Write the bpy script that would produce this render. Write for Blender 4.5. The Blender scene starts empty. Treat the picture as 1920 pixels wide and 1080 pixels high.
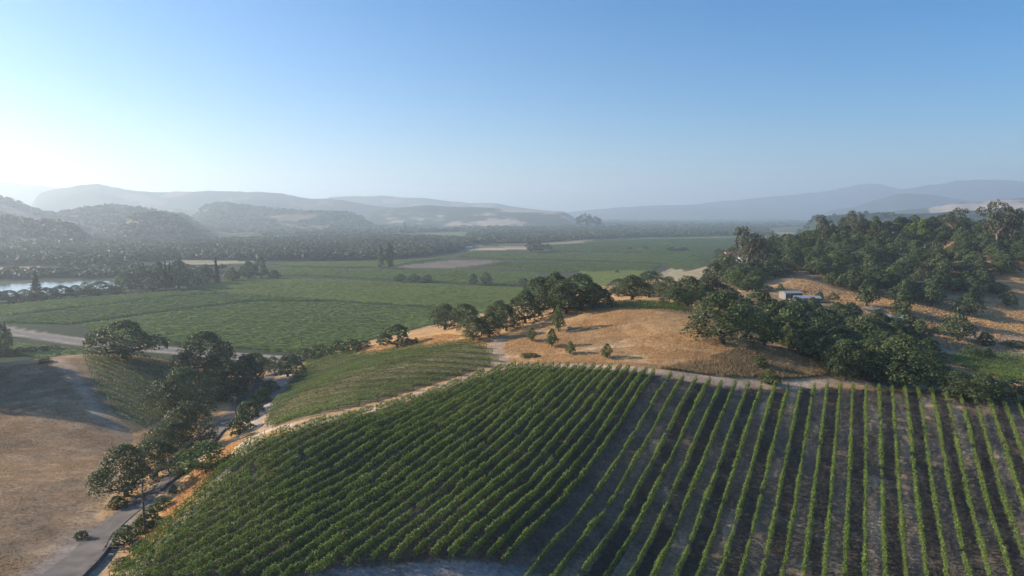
import bpy, math, random
import numpy as np
from mathutils import Vector

S = bpy.context.scene
R = math.radians
# ------------------------------------------------------------------ camera
FPX = 1297.0                       # focal length in pixels of a 1920 wide picture
PITCH = R(6.07)
CAMZ = 80.0
cam_d = bpy.data.cameras.new('camera'); cam = bpy.data.objects.new('camera', cam_d)
S.collection.objects.link(cam); S.camera = cam
cam.location = (0, 0, CAMZ); cam.rotation_euler = (R(90) - PITCH, 0, 0)
cam_d.sensor_width = 36; cam_d.lens = 36 * FPX / 1920
cam_d.clip_start = 1; cam_d.clip_end = 60000
# ------------------------------------------------------------------ sky, sun, exposure
SUN_AZ, SUN_EL = R(-77), R(20)     # azimuth from the viewing direction, negative = left
w = bpy.data.worlds.new('World'); S.world = w; w.use_nodes = True
nt = w.node_tree; nt.nodes.clear()
sky = nt.nodes.new('ShaderNodeTexSky'); sky.sky_type = 'NISHITA'; sky.sun_disc = False
sky.sun_elevation = SUN_EL; sky.sun_rotation = SUN_AZ
sky.air_density = 1.0; sky.dust_density = 0.7; sky.ozone_density = 5.0; sky.altitude = 50
bg = nt.nodes.new('ShaderNodeBackground'); bg.inputs['Strength'].default_value = 0.088
wo = nt.nodes.new('ShaderNodeOutputWorld')
hsv = nt.nodes.new('ShaderNodeHueSaturation'); hsv.inputs['Saturation'].default_value = 1.3
nt.links.new(sky.outputs[0], hsv.inputs['Color']); nt.links.new(hsv.outputs[0], bg.inputs[0]); nt.links.new(bg.outputs[0], wo.inputs[0])
sun_d = bpy.data.lights.new('sun', 'SUN'); sun = bpy.data.objects.new('sun', sun_d)
S.collection.objects.link(sun)
sun_d.energy = 5.0; sun_d.angle = R(0.53); sun_d.color = (1.0, 0.85, 0.66)
sv = Vector((math.sin(SUN_AZ) * math.cos(SUN_EL), math.cos(SUN_AZ) * math.cos(SUN_EL), math.sin(SUN_EL)))
sun.rotation_euler = sv.to_track_quat('Z', 'Y').to_euler()
S.view_settings.view_transform = 'Standard'; S.view_settings.look = 'None'
S.view_settings.exposure = 0.95; S.view_settings.gamma = 1.0
S.render.engine = 'CYCLES'
S.cycles.use_denoising = True
S.cycles.max_bounces = 6; S.cycles.diffuse_bounces = 3; S.cycles.volume_bounces = 2
S.cycles.transparent_max_bounces = 4

HAZE_DENSITY = 1.5e-4
rng = np.random.default_rng(7)
random.seed(7)
COL = S.collection
# ------------------------------------------------------------------ geometry helpers
sp, cp_ = math.sin(PITCH), math.cos(PITCH)
def ray(px, py):
    u = (np.asarray(px, float) - 960) / FPX; v = (540 - np.asarray(py, float)) / FPX
    return u, cp_ + v * sp, -sp + v * cp_
def P(px, py, t):
    a, b, c = ray(px, py); return (float(a * t), float(b * t), float(CAMZ + c * t))

# terrain control points, as (pixel x, pixel y, distance along the view axis)
A0, AK = -52.91, -2.66
def arow(k): return A0 + AK * k
def trow(px, py, k):
    u, g, _ = ray(px, py); return float(arow(k) / (u - .5 * g))
CPT = []
for px, py, k in [(1225,704,0),(936,1051,0),(1073,692,9),(635,1058,9),(782,1045,5),(640,801,22),(640,911,16),
                  (360,1051,16),(360,948,23),(480,820,25.5),(939,690,19),(290,990,23)]:
    CPT.append(P(px, py, trow(px, py, k)))
for a in [(1626,735,185),(1500,1080,119),(1850,747,180),(1920,951,139),(1330,722,184),(1200,1080,116),(1920,1080,117),(1700,1080,119),
          (960,1250,95),(300,1200,85),(1700,1250,96),(0,1200,83),(-300,1100,85),(2300,1080,115),(2300,800,170),(2200,740,200),
          # vineyard with contour rows and the saddle
          (880,642,232),(945,640,232),(575,690,310),(550,745,212),(620,712,228),(700,680,238),(800,655,242),(495,800,152),(640,690,262),(600,672,330),
          (930,665,215),
          # golden hill
          (1000,640,228),(1060,640,222),(1130,600,236),(1200,585,238),(1280,590,236),(1350,635,213),(1450,660,205),(1550,690,200),(1200,640,214),(1100,690,198),
          (1480,705,197),(1650,715,205),(1140,572,262),(1290,580,262),(1220,562,290),(1340,590,262),(1420,635,235),
          (820,628,275),(760,642,285),(690,648,305),(1000,600,262),(1060,582,262),(640,660,335),
          # ravine and right hand knolls
          (1640,690,225),(1740,700,225),(1500,640,268),(1600,640,290),(1700,640,310),(1850,660,300),(1900,690,272),(1760,640,320),(1850,600,400),(1900,560,450),
          (1640,578,350),(1680,570,365),(1500,552,400),(1490,527,432),(1560,560,400),(1430,560,370),(1365,545,400),(1300,530,740),(1330,560,420),(2000,640,330),(2100,560,450),(2000,720,260),
          (1600,540,440),(1700,545,440),(1800,560,430),(1405,520,470),(1375,510,540),(1340,492,960),
          (1500,480,560),(1600,480,540),(1700,500,500),(1800,500,500),(1900,500,480),(2050,500,480),
          (1500,455,640),(1600,432,640),(1700,430,640),(1800,428,640),(1900,428,640),(2050,430,650),(1420,470,650),(1730,462,580),(1900,432,600),
          # left hill and road
          (235,668,265),(160,662,270),(80,670,268),(0,690,262),(-120,690,262),(0,900,140),(0,760,205),(150,760,205),(110,900,142),(240,820,190),(400,720,258),(300,800,203),(300,740,235),(385,690,285),(300,672,290),
          (0,674,262),(-60,676,262),(-150,900,140),(-150,760,205),(60,1000,116),(0,1080,100),
          (268,1003,121),(100,1060,106),(180,1000,121),(300,930,137),(330,900,151),(380,850,178),(420,810,208),(450,770,245),(500,715,308),(530,690,350),(350,765,235),(240,930,137),(440,820,195),
          (200,1080,105),(400,895,135)]:
    CPT.append(P(*a))
for px, py in [(0,640),(80,645),(170,641),(250,652),(310,655),(430,664),(545,672),(300,600),(600,600),(800,600),(700,630),(900,560),(1000,540),(1100,525),(1200,500),(1300,490),
               (600,540),(200,560),(0,570),(-300,640),(-300,560),(640,640),(940,575),(1150,530),(1240,510),(560,655),(-150,645),(-60,622),(-130,606),(0,618),(60,630),(-60,655),(-220,625)]:
    a, b, c = ray(px, py); CPT.append(P(px, py, float(-CAMZ / c)))
for x, y, z in [(-260,150,40),(-228,238,43),(-215,205,40),(-236,270,33),(-300,230,54),(-330,320,14),(-235,315,7),(-205,305,9),(-180,300,12),(-265,300,14),(-420,200,40),(-420,80,38),(-200,30,34),(-100,20,31),(0,0,24),(100,0,18),(250,50,16),(350,150,14),(500,300,20),(600,450,40),(650,600,55),(600,800,40),
                (330,820,8),(300,1000,0),(500,1050,5),(800,1000,0),(0,1000,0),(-400,1000,0),(-800,800,0),(-800,400,10),(-700,100,30),(800,300,30),(800,700,40)]:
    CPT.append((x, y, z))
CPT = np.array(CPT)
CC = 14.0
def _phi(d2): return np.sqrt(d2 + CC * CC)
_d2 = ((CPT[:, None, :2] - CPT[None, :, :2]) ** 2).sum(-1)
_n = len(CPT)
_M = np.zeros((_n + 1, _n + 1)); _M[:_n, :_n] = -_phi(_d2) + np.eye(_n) * 3.0; _M[:_n, _n] = 1; _M[_n, :_n] = 1
_W = np.linalg.solve(_M, np.append(CPT[:, 2], 0))
def sstep(a, b, x):
    t = np.clip((x - a) / (b - a), 0, 1); return t * t * (3 - 2 * t)
def H(x, y):
    x = np.atleast_1d(np.asarray(x, float)).ravel(); y = np.atleast_1d(np.asarray(y, float)).ravel()
    out = np.empty(len(x))
    for i in range(0, len(x), 20000):
        X, Y = x[i:i + 20000], y[i:i + 20000]
        d2 = (X[:, None] - CPT[None, :, 0]) ** 2 + (Y[:, None] - CPT[None, :, 1]) ** 2
        z = -_phi(d2) @ _W[:_n] + _W[_n]
        far = sstep(900, 1250, np.hypot(X, Y))
        z = z * (1 - far)
        z = np.where(z < 2.5, np.maximum(z * .4, -.3) + np.where(z > 0, z * z * .24 * .4, 0), z)
        hm = sstep(3, 12, z)
        n = (np.sin(X * .11 + 1.3 * np.sin(Y * .05)) * np.sin(Y * .13 + X * .03) * .22 + np.sin(X * .31 + Y * .17) * np.sin(Y * .37 - X * .12) * .08)
        out[i:i + 20000] = z + n * hm
    return out
_ts = np.concatenate([np.arange(50, 700, 2.0), np.geomspace(700, 9000, 160)])
def hit(px, py):
    """first point of the ground along a pixel's ray"""
    px = np.atleast_1d(np.asarray(px, float)); py = np.atleast_1d(np.asarray(py, float))
    a, b, c = ray(px, py)
    X = a[:, None] * _ts; Y = b[:, None] * _ts; Z = CAMZ + c[:, None] * _ts
    G = H(X, Y).reshape(X.shape)
    below = Z < G
    i = np.where(below.any(1), below.argmax(1), len(_ts) - 1); i = np.maximum(i, 1)
    r_ = np.arange(len(px)); d1 = Z[r_, i] - G[r_, i]; d0 = Z[r_, i - 1] - G[r_, i - 1]
    f = np.clip(d0 / (d0 - d1 + 1e-9), 0, 1); t = _ts[i - 1] + (_ts[i] - _ts[i - 1]) * f
    return a * t, b * t, t
def at(px, py):
    x, y, t = hit(px, py); return float(x[0]), float(y[0]), float(H(x, y)[0]), float(t[0])
def poly(pts):
    x, y, t = hit([p[0] for p in pts], [p[1] for p in pts]); return np.stack([x, y], 1)
def inside(pl, x, y):
    x = np.asarray(x); y = np.asarray(y); r_ = np.zeros(x.shape, bool)
    n = len(pl); j = n - 1
    for i in range(n):
        xi, yi = pl[i]; xj, yj = pl[j]
        c = ((yi > y) != (yj > y)) & (x < (xj - xi) * (y - yi) / (yj - yi + 1e-12) + xi)
        r_ ^= c; j = i
    return r_
def pdist(line, x, y):
    d = np.full(np.shape(x), 1e9)
    for (x0, y0), (x1, y1) in zip(line[:-1], line[1:]):
        dx, dy = x1 - x0, y1 - y0; L = dx * dx + dy * dy + 1e-9
        t = np.clip(((x - x0) * dx + (y - y0) * dy) / L, 0, 1)
        d = np.minimum(d, np.hypot(x - x0 - t * dx, y - y0 - t * dy))
    return d
def vnoise(x, y, s, seed=0):
    """smooth value noise in 0..1"""
    x = np.asarray(x) / s; y = np.asarray(y) / s
    xi = np.floor(x).astype(np.int64); yi = np.floor(y).astype(np.int64); fx = x - xi; fy = y - yi
    def h(a, b):
        n = (a * 374761393 + b * 668265263 + seed * 1442695041) & 0x7fffffff
        n = ((n ^ (n >> 13)) * 1274126177) & 0x7fffffff
        return ((n ^ (n >> 16)) & 0xffff) / 65535.0
    fx = fx * fx * (3 - 2 * fx); fy = fy * fy * (3 - 2 * fy)
    return (h(xi, yi) * (1 - fx) + h(xi + 1, yi) * fx) * (1 - fy) + (h(xi, yi + 1) * (1 - fx) + h(xi + 1, yi + 1) * fx) * fy
def fbm(x, y, s, seed=0):
    return vnoise(x, y, s, seed) * .5 + vnoise(x, y, s / 2.1, seed + 1) * .27 + vnoise(x, y, s / 4.3, seed + 2) * .15 + vnoise(x, y, s / 9, seed + 3) * .08
def mesh_np(name, V, F, tint=None, col=None, smooth=False, matidx=None):
    V = np.asarray(V, np.float32); F = np.asarray(F, np.int32); k = F.shape[1]
    m = bpy.data.meshes.new(name)
    m.vertices.add(len(V)); m.vertices.foreach_set('co', V.ravel())
    m.loops.add(F.size); m.loops.foreach_set('vertex_index', F.ravel())
    m.polygons.add(len(F)); m.polygons.foreach_set('loop_start', np.arange(0, F.size, k, dtype=np.int32))
    if smooth: m.polygons.foreach_set('use_smooth', np.ones(len(F), bool))
    if matidx is not None: m.polygons.foreach_set('material_index', np.asarray(matidx, np.int32))
    if tint is not None:
        a = m.attributes.new('tint', 'FLOAT', 'FACE'); a.data.foreach_set('value', np.asarray(tint, np.float32))
    if col is not None:
        a = m.attributes.new('gcol', 'FLOAT_COLOR', 'POINT')
        c = np.ones((len(V), 4), np.float32); c[:, :3] = col; a.data.foreach_set('color', c.ravel())
    m.update(calc_edges=True)
    return m
def link(name, data, parent=None, mat=None, loc=None):
    o = bpy.data.objects.new(name, data); COL.objects.link(o)
    if mat is not None and data is not None:
        for mm in (mat if isinstance(mat, (list, tuple)) else [mat]):
            data.materials.append(mm)
    if parent is not None: o.parent = parent
    if loc is not None: o.location = loc
    return o
def tag(o, label=None, cat=None, group=None, kind=None):
    if label: o['label'] = label
    if cat: o['category'] = cat
    if group: o['group'] = group
    if kind: o['kind'] = kind
    return o
class MB:
    """collects boxes, tubes and faces into one mesh"""
    def __init__(s): s.v = []; s.f = []
    def face_mesh(s, vs, fs):
        b = len(s.v); s.v += [tuple(map(float, q)) for q in vs]; s.f += [tuple(i + b for i in q) for q in fs]; return s
    def box(s, x0, y0, z0, x1, y1, z1):
        return s.face_mesh([(x0,y0,z0),(x1,y0,z0),(x1,y1,z0),(x0,y1,z0),(x0,y0,z1),(x1,y0,z1),(x1,y1,z1),(x0,y1,z1)],
                           [(0,3,2,1),(4,5,6,7),(0,1,5,4),(1,2,6,5),(2,3,7,6),(3,0,4,7)])
    def tube(s, pts, rad, n=6):
        pts = [Vector(p) for p in pts]; b = len(s.v); k = len(pts)
        for i, p in enumerate(pts):
            d = (pts[min(i + 1, k - 1)] - pts[max(i - 1, 0)]).normalized()
            u = d.orthogonal().normalized(); q = d.cross(u)
            for j in range(n):
                a = 2 * math.pi * j / n; c = p + (u * math.cos(a) + q * math.sin(a)) * rad[i]
                s.v.append(tuple(c))
        for i in range(k - 1):
            for j in range(n):
                s.f.append((b + i * n + j, b + i * n + (j + 1) % n, b + (i + 1) * n + (j + 1) % n, b + (i + 1) * n + j))
        s.f.append(tuple(b + j for j in reversed(range(n)))); s.f.append(tuple(b + (k - 1) * n + j for j in range(n)))
        return s
    def mesh(s, name):
        m = bpy.data.meshes.new(name); m.from_pydata(s.v, [], s.f); m.update(); return m
    def build(s, name, mat, parent=None, loc=None): return link(name, s.mesh(name), parent, mat, loc)

# ------------------------------------------------------------------ materials
def newmat(name):
    m = bpy.data.materials.new(name); m.use_nodes = True; n = m.node_tree; n.nodes.clear()
    out = n.nodes.new('ShaderNodeOutputMaterial'); return m, n, out
def nd(n, t, **kw):
    q = n.nodes.new(t)
    for k, v in kw.items(): setattr(q, k, v)
    return q
def foliage(name, c1, c2, trans=.28, rnd=.5, spec=.25):
    m, n, out = newmat(name)
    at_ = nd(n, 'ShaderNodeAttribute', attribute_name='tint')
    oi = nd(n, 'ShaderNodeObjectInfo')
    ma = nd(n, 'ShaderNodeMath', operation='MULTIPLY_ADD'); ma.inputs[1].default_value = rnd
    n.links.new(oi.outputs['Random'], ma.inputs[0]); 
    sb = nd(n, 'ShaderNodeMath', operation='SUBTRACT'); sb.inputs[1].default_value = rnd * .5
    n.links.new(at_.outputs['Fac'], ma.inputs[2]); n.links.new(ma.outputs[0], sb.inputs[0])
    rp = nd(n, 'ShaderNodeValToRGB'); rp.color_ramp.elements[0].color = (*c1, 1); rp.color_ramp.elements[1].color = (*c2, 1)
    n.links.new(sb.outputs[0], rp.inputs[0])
    pb = nd(n, 'ShaderNodeBsdfPrincipled'); pb.inputs['Roughness'].default_value = .55; pb.inputs['Specular IOR Level'].default_value = spec
    tr = nd(n, 'ShaderNodeBsdfTranslucent')
    hs = nd(n, 'ShaderNodeHueSaturation'); hs.inputs['Hue'].default_value = .485; hs.inputs['Saturation'].default_value = 1.1; hs.inputs['Value'].default_value = 1.25
    n.links.new(rp.outputs[0], pb.inputs['Base Color']); n.links.new(rp.outputs[0], hs.inputs['Color']); n.links.new(hs.outputs[0], tr.inputs['Color'])
    mx = nd(n, 'ShaderNodeMixShader'); mx.inputs[0].default_value = trans
    n.links.new(pb.outputs[0], mx.inputs[1]); n.links.new(tr.outputs[0], mx.inputs[2]); n.links.new(mx.outputs[0], out.inputs[0])
    return m
def plain(name, c, rough=.8, c2=None, scale=3.0, spec=.3, bump=0, metal=0):
    m, n, out = newmat(name)
    pb = nd(n, 'ShaderNodeBsdfPrincipled'); pb.inputs['Roughness'].default_value = rough; pb.inputs['Specular IOR Level'].default_value = spec; pb.inputs['Metallic'].default_value = metal
    n.links.new(pb.outputs[0], out.inputs[0])
    tc = nd(n, 'ShaderNodeTexCoord'); nz = nd(n, 'ShaderNodeTexNoise'); nz.inputs['Scale'].default_value = scale; nz.inputs['Detail'].default_value = 6
    n.links.new(tc.outputs['Object'], nz.inputs['Vector'])
    rp = nd(n, 'ShaderNodeValToRGB'); c2 = c2 or tuple(v * .7 for v in c)
    rp.color_ramp.elements[0].color = (*c2, 1); rp.color_ramp.elements[1].color = (*c, 1); rp.color_ramp.elements[0].position = .35; rp.color_ramp.elements[1].position = .62
    n.links.new(nz.outputs['Fac'], rp.inputs[0]); n.links.new(rp.outputs[0], pb.inputs['Base Color'])
    if bump:
        bp = nd(n, 'ShaderNodeBump'); bp.inputs['Strength'].default_value = bump; n.links.new(nz.outputs['Fac'], bp.inputs['Height']); n.links.new(bp.outputs[0], pb.inputs['Normal'])
    return m
def ground_mat(name, bumpd=.25, rough=.95):
    m, n, out = newmat(name)
    pb = nd(n, 'ShaderNodeBsdfPrincipled'); pb.inputs['Roughness'].default_value = rough; pb.inputs['Specular IOR Level'].default_value = .1
    at_ = nd(n, 'ShaderNodeAttribute', attribute_name='gcol'); tc = nd(n, 'ShaderNodeTexCoord')
    f = None
    for sc, dt, lo, hi in [(.018, 4, .80, 1.2), (.22, 6, .68, 1.3), (1.6, 8, .62, 1.36)]:
        nz = nd(n, 'ShaderNodeTexNoise'); nz.inputs['Scale'].default_value = sc; nz.inputs['Detail'].default_value = dt; nz.inputs['Roughness'].default_value = .68
        n.links.new(tc.outputs['Object'], nz.inputs['Vector'])
        mr = nd(n, 'ShaderNodeMapRange'); mr.inputs[1].default_value = .32; mr.inputs[2].default_value = .68; mr.inputs[3].default_value = lo; mr.inputs[4].default_value = hi
        n.links.new(nz.outputs['Fac'], mr.inputs[0])
        if f is None: f = mr.outputs[0]
        else:
            mu = nd(n, 'ShaderNodeMath', operation='MULTIPLY'); n.links.new(f, mu.inputs[0]); n.links.new(mr.outputs[0], mu.inputs[1]); f = mu.outputs[0]
    vm = nd(n, 'ShaderNodeVectorMath', operation='SCALE'); n.links.new(at_.outputs['Color'], vm.inputs[0]); n.links.new(f, vm.inputs['Scale'])
    n.links.new(vm.outputs[0], pb.inputs['Base Color'])
    bp = nd(n, 'ShaderNodeBump'); bp.inputs['Strength'].default_value = .6; bp.inputs['Distance'].default_value = bumpd
    n.links.new(nz.outputs['Fac'], bp.inputs['Height']); n.links.new(bp.outputs[0], pb.inputs['Normal'])
    n.links.new(pb.outputs[0], out.inputs[0]); return m
M = {}
M['ground'] = ground_mat('ground_soil')
M['hill'] = ground_mat('hill_soil', 3.0)
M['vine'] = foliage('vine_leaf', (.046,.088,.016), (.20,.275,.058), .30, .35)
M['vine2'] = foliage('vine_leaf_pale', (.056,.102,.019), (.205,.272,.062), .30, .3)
M['field'] = foliage('field_vine_leaf', (.135,.185,.026), (.285,.335,.07), .36, .0)
M['oak'] = foliage('oak_leaf', (.024,.041,.014), (.108,.138,.050), .18, .5)
M['oaky'] = foliage('pale_tree_leaf', (.045,.075,.016), (.14,.19,.05), .25, .4)
M['lime'] = foliage('lime_leaf', (.09,.14,.02), (.22,.28,.05), .3, .2)
M['bush'] = foliage('bush_leaf', (.03,.055,.014), (.10,.14,.04), .22, .6)
M['conifer'] = foliage('conifer_needle', (.014,.028,.014), (.045,.068,.03), .08, .5)
M['euc'] = foliage('eucalyptus_leaf', (.045,.055,.03), (.13,.135,.075), .2, .4)
M['poplar'] = foliage('poplar_leaf', (.05,.08,.02), (.14,.19,.055), .25, .3)
M['wood'] = foliage('far_woodland_leaf', (.026,.045,.016), (.078,.108,.038), .12, .0)
M['grass'] = foliage('dry_grass_blade', (.40,.26,.115), (.62,.43,.22), .4, .0, .1)
M['weed'] = foliage('grey_weed_blade', (.25,.19,.105), (.40,.31,.18), .4, .0, .1)
M['bark'] = plain('bark', (.11,.085,.065), .95, (.05,.04,.03), 2.5, .1)
M['palebark'] = plain('pale_bark', (.30,.24,.19), .9, (.16,.12,.09), 1.5, .1)
M['asphalt'] = plain('asphalt', (.105,.10,.10), .9, (.07,.068,.07), .35, .2)
M['asphalt_pale'] = plain('worn_asphalt', (.21,.195,.185), .9, (.15,.14,.135), .3, .2)
M['lane'] = plain('lane_asphalt', (.20,.172,.148), .95, (.12,.106,.094), .3, .2)
M['polewood'] = plain('pole_wood', (.13,.09,.065), .9, (.07,.05,.04), 3, .2)
M['grey_metal'] = plain('galvanised_metal', (.42,.42,.42), .5, (.33,.33,.33), 4, .4, 0, .6)
M['dark_metal'] = plain('dark_metal', (.04,.04,.045), .5, (.03,.03,.03), 4, .4)
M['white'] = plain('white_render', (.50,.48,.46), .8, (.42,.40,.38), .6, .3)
M['greywall'] = plain('dimmed_white_render', (.22,.21,.20), .85, (.18,.175,.17), .6, .3)  # white render darkened in colour, as the sunlit sheds came out too bright
M['tan'] = plain('tan_render', (.52,.41,.29), .85, (.44,.34,.24), .6, .3)
M['tile'] = plain('clay_roof', (.33,.19,.13), .85, (.24,.13,.09), 1.5, .2)
M['greyroof'] = plain('grey_roof', (.30,.30,.31), .8, (.22,.22,.23), 1, .3)
M['whiteroof'] = plain('pale_metal_roof', (.30,.32,.34), .6, (.24,.26,.28), .8, .4)
M['window'] = plain('window_glass', (.03,.04,.05), .08, (.02,.03,.04), 1, .6)
M['stone'] = plain('pale_rock', (.46,.43,.39), .9, (.28,.26,.23), 1.2, .2, .5)
M['wallstone'] = plain('dark_stone', (.16,.15,.145), .9, (.09,.085,.085), 1.2, .2, .4)

# ------------------------------------------------------------------ outlines, read on the ground
PA = poly([(950,691),(1080,692),(1242,705),(985,1064),(780,1054),(635,1070),(560,1102),(190,1110),(232,1076),(300,992),(400,897),(470,836),(560,806),(640,786),(760,753),(870,716)])
PB = poly([(1230,707),(1400,729),(1560,726),(1700,736),(1745,730),(1935,746),(2150,800),(2150,1260),(880,1260),(925,1075),(940,1053)])
PC = poly([(497,800),(520,745),(560,700),(585,668),(640,666),(700,664),(800,652),(880,643),(912,655),(935,682),(870,703),(760,738),(640,770),(540,795)])
PD = poly([(155,668),(230,668),(330,682),(400,712),(395,745),(330,775),(290,795),(255,812),(215,775),(180,725)])
GOLD = poly([(930,640),(1000,612),(1060,586),(1135,578),(1290,585),(1400,625),(1560,680),(1580,716),(1440,722),(1226,697),(950,687)])
T1 = poly([(480,816),(560,800),(640,779),(760,748),(870,711),(945,686),(1080,686),(1226,698),(1350,716),(1480,722),(1570,716),(1700,724),(1770,728),(1900,745)])
T2 = poly([(945,687),(926,655),(938,636)])
T3 = poly([(100,672),(135,700),(160,740),(190,785),(240,822)])
T4 = poly([(505,796),(470,830),(400,905),(340,965),(290,1022),(230,1095)])
T5 = poly([(430,850),(470,805),(495,765),(525,722),(565,692),(600,674)])
T6 = poly([(540,1112),(640,1092),(780,1077),(900,1075),(980,1088),(1030,1115)])
T7 = poly([(262,1010),(310,965),(360,912),(410,868),(470,812)])
R1 = [(60,1125,6.4),(112,1082,5.8),(156,1043,5.0),(188,1004,3.9),(222,976,3.7),(276,933,3.7),(313,902,3.8),(334,884,3.9),(372,846,4.0),(404,810,4.1),(433,782,4.3),(458,752,4.6),(490,722,5),(525,694,6),(545,678,7)]
R1P = poly([(a, b) for a, b, _ in R1])
R2 = [(-260,572),(-80,600),(0,618),(60,628),(120,636),(180,645),(300,655),(430,667),(520,673),(590,672)]
R2P = poly(R2)
RIVER = poly([(-200,540),(-60,536),(0,534),(80,530),(160,527),(215,528),(262,525),(262,531),(215,540),(150,548),(60,555),(0,560),(-200,566)])
BARE = poly([(738,502),(770,496),(850,488),(945,489),(900,497),(830,504)])
TANF = poly([(1232,514),(1268,499),(1340,500),(1335,520),(1290,530),(1228,525)])
PARK = poly([(1612,578),(1640,572),(1655,580),(1635,588)])

RDX, RDY = math.sin(math.atan(.5)), math.cos(math.atan(.5))
# ------------------------------------------------------------------ the ground, one sheet to the horizon
def ground():
    az = np.concatenate([np.arange(-100, -40, 1.2), np.arange(-40, 40, .15), np.arange(40, 81, 1.2)])
    rr = np.concatenate([np.linspace(2, 60, 14)[:-1], np.geomspace(60, 560, 360)[:-1], np.geomspace(560, 16000, 150)])
    A, Rr = np.meshgrid(np.radians(az), rr)
    X = np.sin(A) * Rr; Y = np.cos(A) * Rr
    x, y = X.ravel(), Y.ravel()
    z = H(x, y)
    r = np.hypot(x, y)
    # colours of the land itself
    def c(*v): return np.array(v, np.float32)
    n1 = fbm(x, y, 90, 3); n2 = fbm(x, y, 400, 5); n3 = fbm(x, y, 14, 9)
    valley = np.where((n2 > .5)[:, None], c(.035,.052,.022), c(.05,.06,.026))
    straw = c(.455,.277,.125) * (1 - .25 * (n1 - .5))[:, None]
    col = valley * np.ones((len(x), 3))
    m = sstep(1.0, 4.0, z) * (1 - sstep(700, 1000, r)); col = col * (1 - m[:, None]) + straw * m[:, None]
    def paint(mask, color, soft=1.0):
        nonlocal col
        k = (mask * soft)[:, None]; col = col * (1 - k) + np.asarray(color) * k
    def band(line, wd, color, soft=1.0, edge=1.2):
        near = r < 900
        d = np.full(len(x), 1e6); d[near] = pdist(line, x[near], y[near])
        paint(1 - sstep(wd / 2 - edge * .5, wd / 2 + edge * .5, d + (n3 - .5) * 2.2), color, soft)
    # left hill: browner, shorter grass
    lh = inside(poly([(-600,640),(160,655),(250,820),(190,960),(60,1100),(-600,1200)]), x, y) & (z > 2)
    paint(lh, c(.325,.212,.122), .92)
    paint(lh * sstep(.5, .62, fbm(x, y, 22, 31)), c(.19,.138,.085), .7)
    band(poly([(45,1085),(110,1020),(160,972),(205,925),(232,880)]), 4.5, c(.42,.31,.20), .6, 3.0)
    for q in ([(-20,985),(60,945),(130,905),(190,862)], [(-20,905),(60,880),(140,848),(200,826)], [(-20,842),(50,838),(110,830)], [(-20,1050),(40,1010),(90,975)]):
        band(poly(q), 1.3, c(.20,.145,.09), .55, 1.4)
    paint(lh * sstep(.58, .70, fbm(x, y, 6, 51)), c(.40,.29,.18), .5)
    paint(sstep(.60, .72, fbm(x, y, 5, 53)) * inside(GOLD, x, y), c(.56,.39,.20), .5)
    paint(sstep(.52, .66, fbm(x, y, 30, 41)) * inside(GOLD, x, y), c(.30,.20,.11), .55)
    # wooded hill floor
    wh = (y > 330) & (x > 90) & (z > 12); paint(wh * sstep(.4, .6, n1), c(.20,.15,.085), .7)
    # scrub land right of the ravine
    paint(inside(poly([(1700,628),(1800,615),(1960,640),(1960,668),(1760,670)]), x, y), c(.40,.33,.26), .7)
    # soil under the vineyards
    inA = inside(PA, x, y); inB = inside(PB, x, y)
    paint(inA, c(.085,.072,.055), .95); paint(inB, c(.14,.108,.08), .95)
    q = (x - .5 * y + 44.7) / 3.49; odd = (np.floor(q) % 2) == 0; ph = q % 1.0
    paint(inB & (q > 0) & ~odd, c(.085,.067,.050), .9)
    mown = inB & odd & (q > 0)
    paint(mown, c(.18,.137,.095), .9)
    al = x * RDX + y * RDY; ac = x * RDY - y * RDX
    paint(mown * sstep(.50, .62, fbm(al * .35, ac, 4.5, 17)), c(.42,.30,.185), .8)
    paint(inB * sstep(.60, .70, fbm(al, ac, 6, 19)), c(.22,.17,.12), .5)
    paint(mown * (np.abs(np.abs(ph - .5) - .24) < .05), c(.20,.17,.14), .5)
    inC = inside(PC, x, y); paint(inC, c(.075,.066,.042), .95); paint(inC * sstep(.52, .62, fbm(x, y, 26, 71)), c(.28,.21,.125), .6)  # dark soil colour also stands in for shade between these rows
    paint(inside(PD, x, y), c(.16,.14,.08), .9)
    band(T1, 4.5, c(.44,.33,.23), .95); band(T2, 4.5, c(.45,.33,.22), .95)
    band(T3, 3.4, c(.36,.29,.22), .55, 2.0); band(T4, 4.0, c(.36,.28,.21), .9); band(T5, 6.5, c(.36,.31,.27), .9)
    band(T6, 6, c(.22,.20,.19), .95, 2); band(T7, 5.5, c(.46,.29,.13), .95)
    band(R1P, 6.5, c(.22,.185,.15), .9, 2.0)
    band(R2P, 17, c(.34,.275,.21), .95, 3)
    band(poly([(200,1000),(150,1045),(90,1110)]), 11, c(.30,.26,.225), .8, 4)
    band(poly([(950,668),(1040,664),(1140,650),(1240,648),(1340,662),(1440,676),(1540,694)]), 1.6, c(.60,.43,.25), .9, .8)
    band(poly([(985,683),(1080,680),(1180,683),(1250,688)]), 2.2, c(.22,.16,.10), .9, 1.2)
    band(poly([(1130,652),(1200,628),(1290,622),(1380,640)]), 1.0, c(.54,.38,.21), .5, .8)
    # right hand knolls
    paint(inside(poly([(1440,530),(1500,515),(1560,540),(1620,560),(1540,565),(1450,552)]), x, y), c(.46,.29,.15), .8)
    paint(inside(poly([(1615,580),(1680,560),(1760,590),(1700,610),(1650,600)]), x, y), c(.50,.31,.13), .8)
    paint(inside(PARK, x, y), c(.36,.35,.35), .95)
    paint(inside(BARE, x, y), c(.19,.145,.11), 1); paint(inside(TANF, x, y), c(.30,.25,.155), 1)
    paint(inside(poly([(-40,503),(75,498),(75,508),(-40,515)]), x, y), c(.42,.28,.16), .9)
    paint(inside(poly([(205,497),(320,487),(500,490),(420,496),(240,500)]), x, y), c(.36,.30,.17), .9)
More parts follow.
